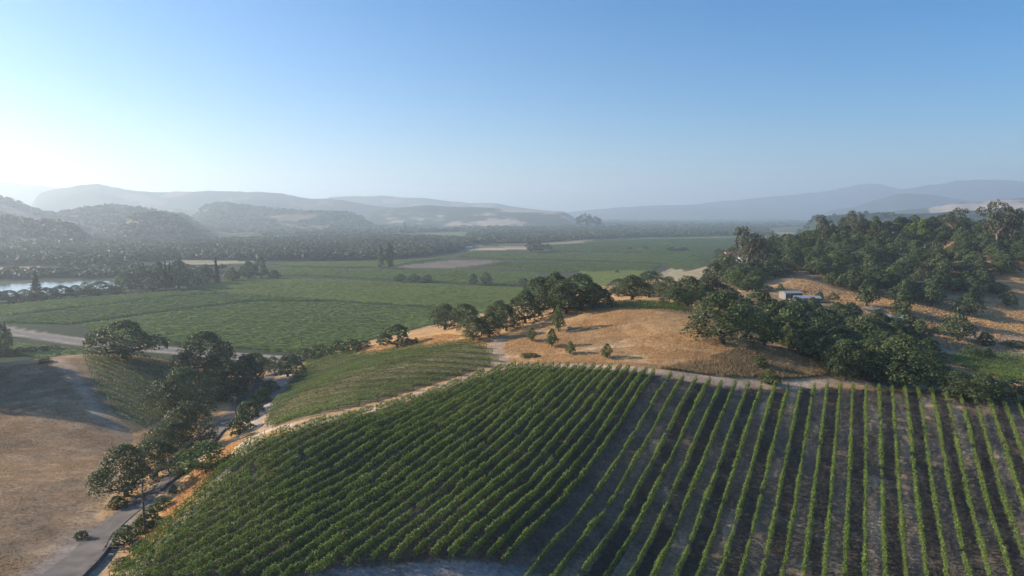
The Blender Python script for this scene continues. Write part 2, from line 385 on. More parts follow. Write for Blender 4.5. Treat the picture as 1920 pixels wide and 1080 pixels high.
    for q in ([(870,466),(985,463),(1000,467),(880,470)], [(1050,424),(1110,423),(1110,426),(1050,427)], [(690,411),(780,410),(780,413),(690,414)]):
        a_, b_, c__ = ray([p[0] for p in q], [p[1] for p in q]); t_ = -CAMZ / c__
        paint(inside(np.stack([a_ * t_, b_ * t_], 1), x, y), c(.50,.38,.25), 1)
    # far valley: woods, fields and straw patches
    far = sstep(1500, 1900, r)
    pt = fbm(x, y, 520, 77); fc = np.where((pt > .56)[:, None], c(.115,.155,.05), np.where((pt < .36)[:, None], c(.26,.215,.11), c(.05,.07,.03)))
    paint(far, 0 * fc, 0); col = col * (1 - far[:, None]) + fc * far[:, None]
    nr, na = len(rr), len(az)
    i = np.arange(nr * na).reshape(nr, na)
    F = np.stack([i[:-1, :-1].ravel(), i[:-1, 1:].ravel(), i[1:, 1:].ravel(), i[1:, :-1].ravel()], 1)
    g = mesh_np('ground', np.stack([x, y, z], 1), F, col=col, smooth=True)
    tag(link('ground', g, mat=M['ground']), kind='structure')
ground()

# ------------------------------------------------------------------ roads and water
def strip(name, pts, widths, mat, lift, step=3.0):
    P_ = [np.array(p) for p in pts]; out = []; ws = []
    for i in range(len(P_) - 1):                                   # Catmull-Rom through the points
        p0, p1, p2, p3 = P_[max(i - 1, 0)], P_[i], P_[i + 1], P_[min(i + 2, len(P_) - 1)]
        n = max(2, int(np.hypot(*(p2 - p1)) / step))
        for k in range(n):
            t = k / n
            out.append(.5 * (2 * p1 + (p2 - p0) * t + (2 * p0 - 5 * p1 + 4 * p2 - p3) * t * t + (3 * p1 - p0 - 3 * p2 + p3) * t ** 3))
            ws.append(widths[i] * (1 - t) + widths[i + 1] * t)
    out.append(P_[-1]); ws.append(widths[-1])
    out = np.array(out); ws = np.array(ws)
    d = np.gradient(out, axis=0); d /= np.linalg.norm(d, axis=1)[:, None] + 1e-9; nrm = np.stack([-d[:, 1], d[:, 0]], 1)
    cols = 7; off = np.linspace(-.5, .5, cols)
    jit = 1 + .10 * (fbm(np.arange(len(out)) * 3.0, np.zeros(len(out)), 9, 5) - .5)
    V = out[:, None, :] + nrm[:, None, :] * (off[None, :, None] * (ws * jit)[:, None, None])
    z = H(V[..., 0].ravel(), V[..., 1].ravel()).reshape(V.shape[:2])
    V = np.concatenate([V, (z + lift)[..., None]], 2).reshape(-1, 3)
    i = np.arange(len(out) * cols).reshape(len(out), cols)
    F = np.stack([i[:-1, :-1].ravel(), i[1:, :-1].ravel(), i[1:, 1:].ravel(), i[:-1, 1:].ravel()], 1)
    return link(name, mesh_np(name, V, F, smooth=True), mat=mat), out, nrm, ws
road, RC, RN, RW = strip('lane', R1P, [q[2] for q in R1], M['lane'], .10, 2.0); tag(road, kind='structure')
r2, _, _, _ = strip('valley_road', R2P, [6.5] * len(R2P), M['asphalt_pale'], .12, 5.0); tag(r2, kind='structure')
def flat_poly(name, pl, z, mat):
    m = bpy.data.meshes.new(name); m.from_pydata([(p[0], p[1], z) for p in pl], [], [tuple(range(len(pl)))]); m.update()
    return link(name, m, mat=mat)
mw, n, out = newmat('river_water')
pb = nd(n, 'ShaderNodeBsdfPrincipled'); pb.inputs['Base Color'].default_value = (.05,.08,.09,1); pb.inputs['Roughness'].default_value = .12; pb.inputs['Specular IOR Level'].default_value = .6
nz = nd(n, 'ShaderNodeTexNoise'); nz.inputs['Scale'].default_value = .35; nz.inputs['Detail'].default_value = 5
bp = nd(n, 'ShaderNodeBump'); bp.inputs['Strength'].default_value = .12; bp.inputs['Distance'].default_value = .3
tc = nd(n, 'ShaderNodeTexCoord'); n.links.new(tc.outputs['Object'], nz.inputs['Vector']); n.links.new(nz.outputs['Fac'], bp.inputs['Height']); n.links.new(bp.outputs[0], pb.inputs['Normal']); n.links.new(pb.outputs[0], out.inputs[0])
tag(flat_poly('river', RIVER, .35, mw), kind='structure')

# ------------------------------------------------------------------ hills and mountains
def gp(px, py, z=0.0):
    a, b, c = ray(px, py); t = (z - CAMZ) / c; return np.stack([a * t, b * t], -1)
def hillrange(name, crest, t, wf, wb, seed, cols, rough=.22, na=260, nr=46, straw_at=None, bias=.5):
    """a ridge at distance t: its crest follows the pixel line, the front falls to the valley over wf metres"""
    cx = np.array([c[0] for c in crest], float); cy = np.array([c[1] for c in crest], float)
    px = np.linspace(cx[0], cx[-1], na); py = np.interp(px, cx, cy)
    u, g, c = ray(px, py); zc = CAMZ + c * t
    endf = np.minimum(sstep(0, 1, (px - cx[0]) / 60.0 + (0 if cx[0] > 0 else 9)), sstep(0, 1, (cx[-1] - px) / 60.0 + (0 if cx[-1] < 1920 else 9)))
    s = np.linspace(-1, 1, nr)
    X = np.empty((nr, na)); Y = X.copy(); Z = X.copy()
    for i, q in enumerate(s):
        tt = t + (q * wf if q < 0 else q * wb)
        X[i] = u * tt; Y[i] = g * tt
        prof = (1 - abs(q)) ** (1.15 if q < 0 else 1.0)
        sp_ = fbm(X[i], Y[i], wf * .55, seed) - .5; fi = fbm(X[i], Y[i], wf * .14, seed + 9) - .5
        k = 4 * abs(q) * (1 - abs(q))
        Z[i] = zc * np.clip(prof + (sp_ * rough * 3.2 * k) , 0, 1.02) + fi * zc * .12 * (1 - abs(q)) 
        Z[i] = Z[i] * endf - 2.0 * (1 - endf) - (4 if abs(q) == 1 else 0)
    x, y, z = X.ravel(), Y.ravel(), Z.ravel()
    nn = fbm(x, y, wf * .22, seed + 21)
    c1, c2 = np.array(cols[0]), np.array(cols[1])
    k = sstep(bias - .05, bias + .05, nn)[:, None]; col = c1 * (1 - k) + c2 * k
    i = np.arange(nr * na).reshape(nr, na)
    F = np.stack([i[:-1, :-1].ravel(), i[:-1, 1:].ravel(), i[1:, 1:].ravel(), i[1:, :-1].ravel()], 1)
    o = link(name, mesh_np(name, np.stack([x, y, z], 1), F, col=col, smooth=True), mat=M['hill'])
    tag(o, kind='structure'); return X, Y, Z, nn.reshape(nr, na), bias
GR, ST = (.045,.062,.03), (.25,.19,.11)
HILLS = []
HILLS.append(hillrange('hill', [(-260,404),(-80,400),(20,408),(60,416),(110,415),(150,424),(190,444)], 1900, 380, 500, 11, (GR, ST), bias=.60))
HILLS.append(hillrange('hill', [(-260,360),(-60,358),(0,368),(30,378),(60,392),(110,402),(180,410)], 3000, 700, 700, 13, (GR, ST), bias=.66))
HILLS.append(hillrange('hill', [(60,414),(110,396),(150,390),(190,386),(215,383),(260,388),(300,396),(360,404),(400,408)], 3000, 800, 700, 15, (GR, ST), bias=.6))
HILLS.append(hillrange('hill', [(190,432),(225,410),(250,402),(290,399),(330,404),(362,414),(390,425)], 2400, 420, 500, 17, (GR, ST), bias=.66))
HILLS.append(hillrange('hill', [(330,404),(370,388),(400,381),(430,381),(470,386),(520,392),(570,394),(640,398),(720,404)], 4100, 900, 700, 19, (GR, ST), bias=.6))
HILLS.append(hillrange('hill', [(20,384),(70,362),(110,352),(150,345),(185,343),(215,350),(250,356),(300,358),(350,356),(420,358),(480,358),(540,364),(580,372),(640,374),(700,384),(760,392),(820,400)], 6300, 1700, 900, 23, (GR, ST), bias=.66, rough=.3, na=320))
HILLS.append(hillrange('hill', [(-400,330),(-100,334),(0,340),(60,344),(130,352),(220,362),(300,372)], 9500, 1800, 900, 27, (GR, ST), bias=.6))
HILLS.append(hillrange('hill', [(560,378),(620,367),(680,366),(720,366),(760,371),(800,372),(850,377),(880,380),(930,381),(955,386),(1000,392),(1080,402)], 9000, 1700, 900, 29, (GR, ST), bias=.62))
HILLS.append(hillrange('hill', [(640,408),(690,395),(740,388),(800,384),(850,386),(900,388),(950,391),(1020,394),(1060,396),(1110,404)], 5400, 1200, 800, 31, (GR, (.44,.34,.24)), bias=.60))
HILLS.append(hillrange('hill', [(1000,404),(1100,394),(1200,385),(1300,384),(1380,389),(1440,391),(1520,396),(1600,404)], 11500, 1800, 1000, 37, (GR, GR), bias=.6))
HILLS.append(hillrange('mountain', [(1180,398),(1300,382),(1400,372),(1500,364),(1560,356),(1600,346),(1625,340),(1650,343),(1685,352),(1720,354),(1780,350),(1840,362),(1960,372)], 12500, 2400, 1200, 41, (GR, GR), bias=.6))
HILLS.append(hillrange('mountain', [(1640,372),(1700,352),(1760,343),(1800,337),(1860,337),(1920,339),(2000,334),(2150,350),(2300,380)], 11000, 2200, 1200, 43, (GR, GR), bias=.6))
HILLS.append(hillrange('hill', [(1500,404),(1560,394),(1600,388),(1640,376),(1680,364),(1710,362),(1750,365),(1800,373),(1850,380),(1920,390),(2000,400)], 8200, 1700, 1000, 47, (GR, GR), bias=.6))
HILLS.append(hillrange('hill', [(1600,406),(1680,396),(1740,388),(1800,379),(1860,374),(1920,370),(2000,366),(2200,372)], 5200, 1100, 800, 53, (GR, (.46,.34,.25)), bias=.46))
HILLS.append(hillrange('hill', [(1480,410),(1560,402),(1640,399),(1740,398),(1840,392),(1920,393),(2100,388)], 2600, 500, 600, 57, (GR, GR), bias=.5))

# ------------------------------------------------------------------ vineyards of the valley floor
def quads(C, N, size, rng, stretch=1.0):
    """one leaf-like quad at each centre, facing roughly N"""
    n = len(C); N = N + rng.normal(0, .55, (n, 3)); N /= np.linalg.norm(N, axis=1)[:, None] + 1e-9
    a = rng.normal(0, 1, (n, 3)); U = np.cross(N, a); U /= np.linalg.norm(U, axis=1)[:, None] + 1e-9; W = np.cross(N, U)
    s = np.asarray(size)[:, None] * .5
    U = U * s * stretch; W = W * s
    k = rng.uniform(.35, .8, (n, 1))
    V = np.stack([C - U, C - W * k - U * .1, C + U, C + W * k + U * .1], 1).reshape(-1, 3)
    return V, np.arange(4 * n).reshape(n, 4)
def field(pxpoly, label, bearing, spacing, step, hgt=1.9, wid=1.7, green=(.3, .7), seed=1, onz0=True, gaps=.02, mat='field'):
    pl = poly(pxpoly)
    rg = np.random.default_rng(seed)
    d = np.array([math.sin(bearing), math.cos(bearing)]); nn = np.array([d[1], -d[0]])
    a = pl @ d; b = pl @ nn
    Vs, Fs, Ts = [], [], []; base = 0
    for o in np.arange(b.min() + spacing * .5, b.max(), spacing):
        s = np.arange(a.min(), a.max() + step, step)
        c = s[:, None] * d + o * nn
        ins = inside(pl, c[:, 0], c[:, 1])
        if ins.sum() < 2: continue
        n = len(s); z = H(c[:, 0], c[:, 1]); ins &= z < 2.2
        hh = hgt * rg.uniform(.62, 1.2, n) * (.9 + .22 * vnoise(s, s * 0 + o * 3.1, 7.0, seed)); ww = wid * rg.uniform(.6, 1.3, (n, 2)) * .5
        lat = rg.normal(0, .12, n)
        L = np.concatenate([c - nn * (ww[:, :1]), (z + .15)[:, None]], 1)
        T1_ = np.concatenate([c + nn * (lat - .22 * wid)[:, None], (z + hh)[:, None]], 1)
        T2_ = np.concatenate([c + nn * (lat + .22 * wid)[:, None], (z + hh * rg.uniform(.85, 1.1, n))[:, None]], 1)
        Rr = np.concatenate([c + nn * (ww[:, 1:]), (z + .15)[:, None]], 1)
        V = np.stack([L, T1_, T2_, Rr], 1).reshape(-1, 3)
        ok = ins[:-1] & ins[1:] & (rg.random(n - 1) > gaps)
        i = np.where(ok)[0] * 4 + base
        for q in range(3):
            Fs.append(np.stack([i + q, i + q + 1, i + q + 5, i + q + 4], 1))
            Ts.append(np.clip(rg.uniform(green[0] - .08, green[1] + .06, len(i)) + .3 * (fbm(c[:-1][ok][:, 0], c[:-1][ok][:, 1], 60, seed) - .5), 0, 1))
        Vs.append(V); base += len(V)
    me = mesh_np('vineyard_field', np.concatenate(Vs), np.concatenate(Fs), tint=np.concatenate(Ts))
    return tag(link('vineyard_field', me, mat=M[mat]), label, 'vineyard', 'vineyards on the valley floor', 'stuff')
BR = R(62); 
FIELDS = [
 ([(150,612),(330,586),(480,568),(640,570),(817,583),(1000,592),(960,622),(700,655),(560,663),(420,652),(300,644),(200,632)], 'wide green vineyard nearest the road on the valley floor', 3.1, 2.0, (.45,.8)),
 ([(0,600),(320,560),(420,552),(620,565),(470,565),(320,583),(130,609),(0,606)], 'darker green vineyard wedge between two seams at the left', 3.1, 2.2, (.2,.5)),
 ([(0,575),(120,562),(330,547),(420,549),(320,556),(0,594)], 'pale green vineyard strip beside the riverbank trees', 3.1, 2.4, (.45,.8)),
 ([(350,541),(440,522),(640,527),(975,541),(1090,549),(1010,588),(830,578),(640,566),(480,555)], 'green vineyard in front of the lone oaks in the valley', 3.2, 2.6, (.3,.62)),
 ([(450,515),(530,503),(640,506),(740,507),(830,506),(990,512),(1110,530),(1090,543),(975,536),(640,521)], 'bright green vineyard behind the lone oaks', 3.2, 2.8, (.6,1)),
 ([(500,495),(610,492),(720,490),(840,484),(760,494),(735,501),(640,502),(540,500)], 'green vineyard behind the two poplars', 3.0, 3.0, (.35,.7)),
 ([(905,498),(955,490),(1100,492),(1240,497),(1225,506),(1120,512),(1000,508)], 'mixed green vineyard right of the ploughed plot', 3.0, 3.0, (.3,.75)),
 ([(1085,510),(1225,508),(1225,513),(1160,540),(1100,528)], 'bright green vineyard behind the hilltop oaks', 2.8, 2.2, (.6,1)),
 ([(880,474),(1000,476),(1290,478),(1420,484),(1340,497),(1250,495),(1100,489),(950,487),(860,482)], 'long green vineyard in front of the farmstead', 3.2, 4.0, (.3,.6)),
 ([(900,462),(1010,462),(1110,455),(1200,449),(1440,446),(1440,474),(1200,474),(1030,472),(1000,462)], 'far dark green vineyard below the valley woodland', 3.6, 6.0, (.25,.55)),
 ([(-40,636),(20,645),(110,655),(170,660),(150,668),(60,668),(-40,662)], 'small bright green vineyard beyond the brown hill', 2.6, 1.6, (.6,1)),
]
for i, (pp, lab, spc, stp, gr) in enumerate(FIELDS):
    field(pp, lab, [R(84), R(82), R(84), R(96), R(80), R(92), R(70), R(102), R(88), R(76), R(84)][i], spc, stp, green=gr, seed=100 + i)
def far_field(pts, label, seed, gr):
    field(pts, label, BR, 6.0, 12.0, 2.0, 4.5, gr, seed)
for i, (pp, lab) in enumerate([
    ([(370,447),(480,441),(610,440),(605,444),(480,446),(400,450)], 'thin pale vineyard strip above the riverside woodland'),
    ([(690,431),(760,424),(900,418),(960,421),(860,427),(760,431)], 'far vineyard around the lone dark conifer'),
    ([(200,444),(260,430),(330,432),(380,428),(350,436),(280,446)], 'pale meadow vineyard at the foot of the left hills'),
    ([(1120,417),(1260,415),(1260,418),(1120,420)], 'sliver of vineyard far up the valley'),
    ([(1300,428),(1500,424),(1500,428),(1300,432)], 'narrow far vineyard right of the valley centre')]):
    far_field(pp, lab, 160 + i, (.4,.9))

# ------------------------------------------------------------------ woods that read as one mass
def crown_lo(seed, nq, size):
    rg = np.random.default_rng(seed)
    d = rg.normal(0, 1, (nq, 3)); d /= np.linalg.norm(d, axis=1)[:, None]; d[:, 2] = np.abs(d[:, 2]) * 1.1 - .25
    C = d * np.array([.46, .46, .44]) * rg.uniform(.75, 1.05, (nq, 1)); C[:, 2] += .45
    V, F = quads(C, d, rg.uniform(.7, 1.3, nq) * size, rg)
    return V, F
LO = {k: [crown_lo(900 + k * 10 + i, k, s) for i in range(5)] for k, s in ((90, .30), (44, .44), (20, .62))}
def wood(name, label, xy, z, h, wdt, nq, seed, mat='wood', tint=(.15, .75)):
    rg = np.random.default_rng(seed); Vs, Fs, Ts = [], [], []; b = 0
    for i in range(len(xy)):
        V, F = LO[nq][rg.integers(5)]
        a = rg.uniform(0, 6.28); ca, sa = math.cos(a), math.sin(a)
        Q = np.stack([(V[:, 0] * ca - V[:, 1] * sa) * wdt[i] + xy[i, 0], (V[:, 0] * sa + V[:, 1] * ca) * wdt[i] + xy[i, 1], V[:, 2] * h[i] + z[i]], 1)
        Vs.append(Q); Fs.append(F + b); b += len(Q)
        t0 = rg.uniform(*tint); Ts.append(np.clip(t0 + rg.normal(0, .08, len(F)), 0, 1))
    me = mesh_np(name, np.concatenate(Vs), np.concatenate(Fs), tint=np.concatenate(Ts))
    return tag(link(name, me, mat=M[mat]), label, 'woodland', None, 'stuff')
def scatter(pl, spacing, rg, keep=None):
    x0, y0 = pl.min(0); x1, y1 = pl.max(0)
    gx, gy = np.meshgrid(np.arange(x0, x1, spacing), np.arange(y0, y1, spacing))
    p = np.stack([gx.ravel(), gy.ravel()], 1) + rg.uniform(-.45, .45, (gx.size, 2)) * spacing
    m = inside(pl, p[:, 0], p[:, 1]); p = p[m]
    if keep is not None: p = p[keep(p)]
    return p
def belt(label, px, spacing, h, wd, nq, seed, keep=None, tint=(.15, .75)):
    rg = np.random.default_rng(seed); pl = gp(np.array([q[0] for q in px], float), np.array([q[1] for q in px], float))
    p = scatter(pl, spacing, rg, keep); n = len(p)
    vh = .75 + .5 * fbm(p[:, 0], p[:, 1], 90, seed)
    wood('woodland', label, p, np.full(n, -.4), rg.uniform(*h, n) * vh, rg.uniform(*wd, n), nq, seed, tint=tint)
    return n
nW = 0
nW += belt('dense riverside woodland along the far edge of the vineyards', [(240,496),(330,487),(500,489),(700,488),(800,480),(880,466),(880,452),(800,447),(700,445),(560,449),(420,452),(300,452),(150,456),(-60,470),(-60,500),(60,497),(200,502)], 12, (10,19), (13,20), 90, 301)
nW += belt('woodland band continuing behind the far vineyards', [(870,459),(1000,456),(1100,449),(1200,445),(1440,442),(1440,430),(1200,431),(1000,432),(880,438)], 15, (9,17), (15,24), 44, 302)
nW += belt('pale willows on the far bank of the river', [(-80,527),(0,525),(110,521),(215,522),(330,520),(420,508),(300,503),(200,504),(80,512),(-80,518)], 11, (7,13), (11,17), 90, 303, tint=(.45,1.0))
nW += belt('far wooded valley floor fading into haze', [(-60,466),(150,452),(420,448),(700,441),(860,435),(1440,428),(1700,424),(1700,412),(1200,412),(800,414),(500,424),(300,436),(-60,450)], 42, (10,20), (30,60), 20, 304, keep=lambda p: fbm(p[:, 0], p[:, 1], 420, 88) > .47)
hp, hz, hh, hw = [], [], [], []
rgH = np.random.default_rng(77)
for hi, (X, Y, Z, NN, bias) in enumerate(HILLS[:5] + HILLS[14:15]):
    nr, na = X.shape
    t0 = float(np.median(Y)); cnt = int(1100 if t0 < 2600 else 1100 if t0 < 3500 else 1300)
    for _ in range(cnt):
        i = rgH.uniform(1, nr * .56); j = rgH.uniform(0, na - 1.01); a, b = int(i), int(j); f, g = i - a, j - b
        def bl(Q): return (Q[a, b] * (1 - f) + Q[a + 1, b] * f) * (1 - g) + (Q[a, b + 1] * (1 - f) + Q[a + 1, b + 1] * f) * g
        if bl(NN) > bias - .02 or bl(Z) < 3: continue
        hp.append((bl(X), bl(Y))); hz.append(bl(Z) - 2); k = t0 / 2400
        hh.append(rgH.uniform(8, 15) * max(1, k * .6)); hw.append(rgH.uniform(12, 22) * max(1, k * .8))
wood('woodland', 'trees scattered over the hazy hills', np.array(hp), np.array(hz), hh, hw, 20, 305)
print('belt trees', nW, 'hill trees', len(hp))

# ------------------------------------------------------------------ vine rows
def vine_mesh(seed, n=200, length=2.5, lean=0.0, thin=1.0, hi=1.9, leaf=.25):
    rg = np.random.default_rng(seed)
    x = rg.uniform(-length / 2, length / 2, n); a = rg.uniform(0, 2 * math.pi, n)
    wob = .75 + .5 * vnoise(x + seed * 7, x * 0, .5, seed)
    rw, rh = .36 * thin * wob, (hi - .75) * .5 * wob
    C = np.stack([x, np.cos(a) * rw + .08 * rg.normal(size=n), (hi + .75) * .5 - .05 + np.sin(a) * rh + .06 * rg.normal(size=n)], 1)
    N = np.stack([np.zeros(n), np.cos(a), np.sin(a) + .35], 1)
    sz = rg.uniform(.7, 1.35, n) * leaf
    ns = int(30 * thin)                                            # loose shoots above and beside the canopy
    xs = rg.uniform(-length / 2, length / 2, ns); top = rg.random(ns) < .6; sd = np.where(rg.random(ns) < .5, 1, -1)
    ln = rg.uniform(.15, .6, ns); Cs = []; Ns = []
    for k in range(3):
        f = (k + .4) / 2.6
        Cs.append(np.stack([xs + rg.normal(0, .08, ns), np.where(top, .1 * sd, sd * (.28 + ln * f)) * thin, np.where(top, hi - .12 + ln * f, hi - .35 - ln * f * .5)], 1))
        Ns.append(rg.normal(0, 1, (ns, 3)))
    C = np.concatenate([C] + Cs); N = np.concatenate([N] + Ns); sz = np.concatenate([sz, np.full(ns * 3, leaf * .8)])
    V, F = quads(C, N, sz, rg, 1.15)
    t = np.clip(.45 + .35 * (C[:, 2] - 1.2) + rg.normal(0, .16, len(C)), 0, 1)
    m = MB(); m.tube([(0, 0, -.15), (.04, .02, .5), (.0, 0, .95)], [.05, .045, .03], 5)
    b = len(V); TV = np.array(m.v); TF = np.array([f for f in m.f if len(f) == 4])
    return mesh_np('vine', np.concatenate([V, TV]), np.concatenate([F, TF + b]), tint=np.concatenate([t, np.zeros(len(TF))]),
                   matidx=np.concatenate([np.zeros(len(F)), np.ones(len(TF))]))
def mk(ms, *mats):
    for m in ms:
        for q in mats: m.materials.append(q)
    return ms
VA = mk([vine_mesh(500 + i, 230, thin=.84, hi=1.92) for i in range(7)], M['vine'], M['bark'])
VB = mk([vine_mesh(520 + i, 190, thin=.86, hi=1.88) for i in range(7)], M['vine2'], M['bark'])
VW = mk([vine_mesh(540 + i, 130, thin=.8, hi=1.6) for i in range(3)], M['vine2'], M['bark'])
POST = MB().tube([(0, 0, -.3), (0, 0, 1.9)], [.06, .055], 6).mesh('end_post'); POST.materials.append(M['polewood'])
ORD = ['first','second','third','fourth','fifth','sixth','seventh','eighth','ninth','tenth','eleventh','twelfth','thirteenth','fourteenth','fifteenth','sixteenth','seventeenth','eighteenth','nineteenth']
TEN = {20:'twentieth',30:'thirtieth',40:'fortieth',50:'fiftieth'}
TENS = {20:'twenty',30:'thirty',40:'forty',50:'fifty'}
def ordw(n):
    if n < 20: return ORD[n - 1]
    a, b = n // 10 * 10, n % 10
    return TEN[a] if b == 0 else TENS[a] + '-' + ORD[b - 1]
RB = math.atan(.5); RD = np.array([math.sin(RB), math.cos(RB)])
nv = 0
def vine_row(c, pl, meshes, sp_, label, group, weak=0.0, seed=0):
    """a straight row x = y/2 + c, clipped to the block outline: an Empty with one child for each vine"""
    global nv
    rg = np.random.default_rng(seed)
    s = np.arange(0, 420, sp_) + rg.uniform(0, sp_)
    x = c + RD[0] * s; y = RD[1] * s
    ins = np.where(inside(pl, x, y))[0]
    # vines far below the lower edge of the picture are left out
    if len(ins) < 3: return None
    X, Y = x[ins], y[ins]; Z = H(X, Y)
    dep = Y * cp_ - (Z - CAMZ) * sp; pyy = 540 - FPX * (Y * sp + (Z - CAMZ) * cp_) / dep; pxx = 960 + FPX * X / dep
    k = (pyy < 1130) & (pxx < 1990) & (pxx > -60)
    X, Y, Z, ins = X[k], Y[k], Z[k], ins[k]
    if len(X) < 3: return None
    zz = H(X + RD[0], Y + RD[1]) - H(X - RD[0], Y - RD[1]); pit = np.arctan(zz / 2)
    root = link('vine_row', None, loc=(X[0], Y[0], Z[0])); root.empty_display_size = .5
    tag(root, label, 'vine row', group)
    ph = rg.uniform(0, 99)
    for i in range(len(X)):
        vig = vnoise(np.array([s[ins[i]] + ph]), np.array([c * 3.0]), 7.0, 3)[0]
        if rg.random() < weak: continue
        me = meshes[rg.integers(len(meshes))]
        o = bpy.data.objects.new('vine', me); COL.objects.link(o); o.parent = root
        lat = rg.normal(0, .05)
        o.location = (X[i] - X[0] + RD[1] * lat, Y[i] - Y[0] - RD[0] * lat, Z[i] - Z[0])
        fl = rg.random() < .5
        o.rotation_euler = (0, pit[i] if fl else -pit[i], math.pi / 2 - RB + (math.pi if fl else 0) + rg.normal(0, .03))
        k_ = .76 + .4 * vig + rg.normal(0, .07); o.scale = (rg.uniform(.95, 1.08), rg.uniform(.8, 1.2) * (.75 + .5 * vig), k_)
        nv += 1
    for e in (0, -1):
        o = bpy.data.objects.new('end_post', POST); COL.objects.link(o); o.parent = root
        q = 1.5 if e else -1.5
        ex, ey = X[e] + RD[0] * q, Y[e] + RD[1] * q
        o.location = (ex - X[0], ey - Y[0], float(H(ex, ey)[0]) - Z[0])
    return root
nA = 0
for k in range(0, 44):
    o = vine_row(arow(k), PA, VA, 2.1, f'{ordw(nA + 1)} row of the dense vine block counted from its boundary with the wide-spaced rows', 'rows of the dense vine block', .015, 1000 + k)
    if o: nA += 1
vine_row(-48.3, PB, VW, 2.1, 'thin sparse vine row with gaps between the dense block and the wide-spaced block', 'rows of the wide-spaced vine block', .07, 1100)
nB = 0
for j in range(0, 34):
    o = vine_row(-44.7 + 3.49 * j, PB, VB, 2.1, f'{ordw(nB + 1)} full row of the wide-spaced vine block, counted from the dense block', 'rows of the wide-spaced vine block', .045, 1200 + j)
    if o: nB += 1
print('rows', nA, nB, 'vines', nv)

def row_block(pl, d, spacing, seed, name, labelf, group, mat, dens=26, leaf=.42, hi=1.7, wd=.42, nmin=6):
    """rows of a farther block: one canopy mesh per row"""
    rg = np.random.default_rng(seed); d = np.array(d) / np.hypot(*d); nn = np.array([-d[1], d[0]])
    a = pl @ d; b = pl @ nn; cnt = 0
    for o in np.arange(b.min() + spacing / 2, b.max(), spacing):
        s = np.arange(a.min(), a.max(), .5); c = s[:, None] * d + o * nn
        sel = s[inside(pl, c[:, 0], c[:, 1])]
        if len(sel) < nmin * 2: continue
        n = int(len(sel) * .5 * dens); q = sel[rg.integers(0, len(sel), n)] + rg.uniform(0, .5, n)
        an = rg.uniform(0, 6.283, n); wob = .82 + .36 * vnoise(q, q * 0 + o, 1.6, 5)
        lat = np.cos(an) * wd * wob; c = q[:, None] * d + (o + lat)[:, None] * nn
        z = H(c[:, 0], c[:, 1]) + (hi + .6) / 2 + np.sin(an) * (hi - .6) / 2 * wob + rg.normal(0, .08, n)
        C = np.concatenate([c, z[:, None]], 1)
        N = np.concatenate([np.cos(an)[:, None] * nn, (np.sin(an) + .4)[:, None]], 1)
        V, F = quads(C, N, rg.uniform(.7, 1.3, n) * leaf, rg)
        base = np.array([*(sel[0] * d + o * nn), 0.0]); base[2] = H(base[0], base[1])[0]
        cnt += 1
        me = mesh_np('canopy', V - base, F, tint=np.clip(.45 + .3 * (np.sin(an)) * .6 + rg.normal(0, .16, n), 0, 1))
        r_ = link(name, None, loc=tuple(base)); tag(r_, labelf(cnt), 'vine row', group)
        link('canopy', me, r_, M[mat])
        for e in (sel[0] - .6, sel[-1] + .6):
            ex = e * d + o * nn; p_ = bpy.data.objects.new('end_post', POST); COL.objects.link(p_); p_.parent = r_
            p_.location = (ex[0] - base[0], ex[1] - base[1], float(H(ex[0], ex[1])[0]) - base[2])
    return cnt
nC = row_block(PC, (.894, -.447), 5.4, 61, 'vine_row', lambda i: f'{ordw(i)} row up the sunlit rounded vine block below the golden hill', 'rows of the rounded vine block', 'vine2', dens=120, hi=1.75, wd=.72, leaf=.28)
nD = row_block(PD, (.894, -.447), 2.9, 62, 'vine_row', lambda i: f'{ordw(i)} row up the shaded vine block on the left hill', 'rows of the shaded vine block', 'vine', dens=18)
PE = poly([(1136,572),(1200,570),(1262,576),(1296,584),(1280,588),(1200,581),(1140,578)])
nE = row_block(PE, (1, -.12), 2.6, 63, 'vine_row', lambda i: f'{ordw(i)} row of the small vine plot on the golden hilltop', 'rows of the hilltop vine plot', 'vine2', dens=30)
row_block(poly([(262,1028),(310,985),(440,850),(486,812),(492,816),(446,856),(318,990),(270,1034)]), RD, 9.0, 64, 'vine_row', lambda i: 'single vine row along the track beside the lane', None, 'vine2', dens=24)
row_block(poly([(1770,668),(1850,664),(1935,668),(1935,722),(1880,716),(1800,690)]), (.9, -.43), 2.6, 65, 'vine_row', lambda i: f'{ordw(i)} row of the green vine plot behind the dark trees at the right edge', 'rows of the right edge vine plot', 'vine2', dens=30, hi=1.8, wd=.6)
print('C', nC, 'D', nD, 'E', nE)

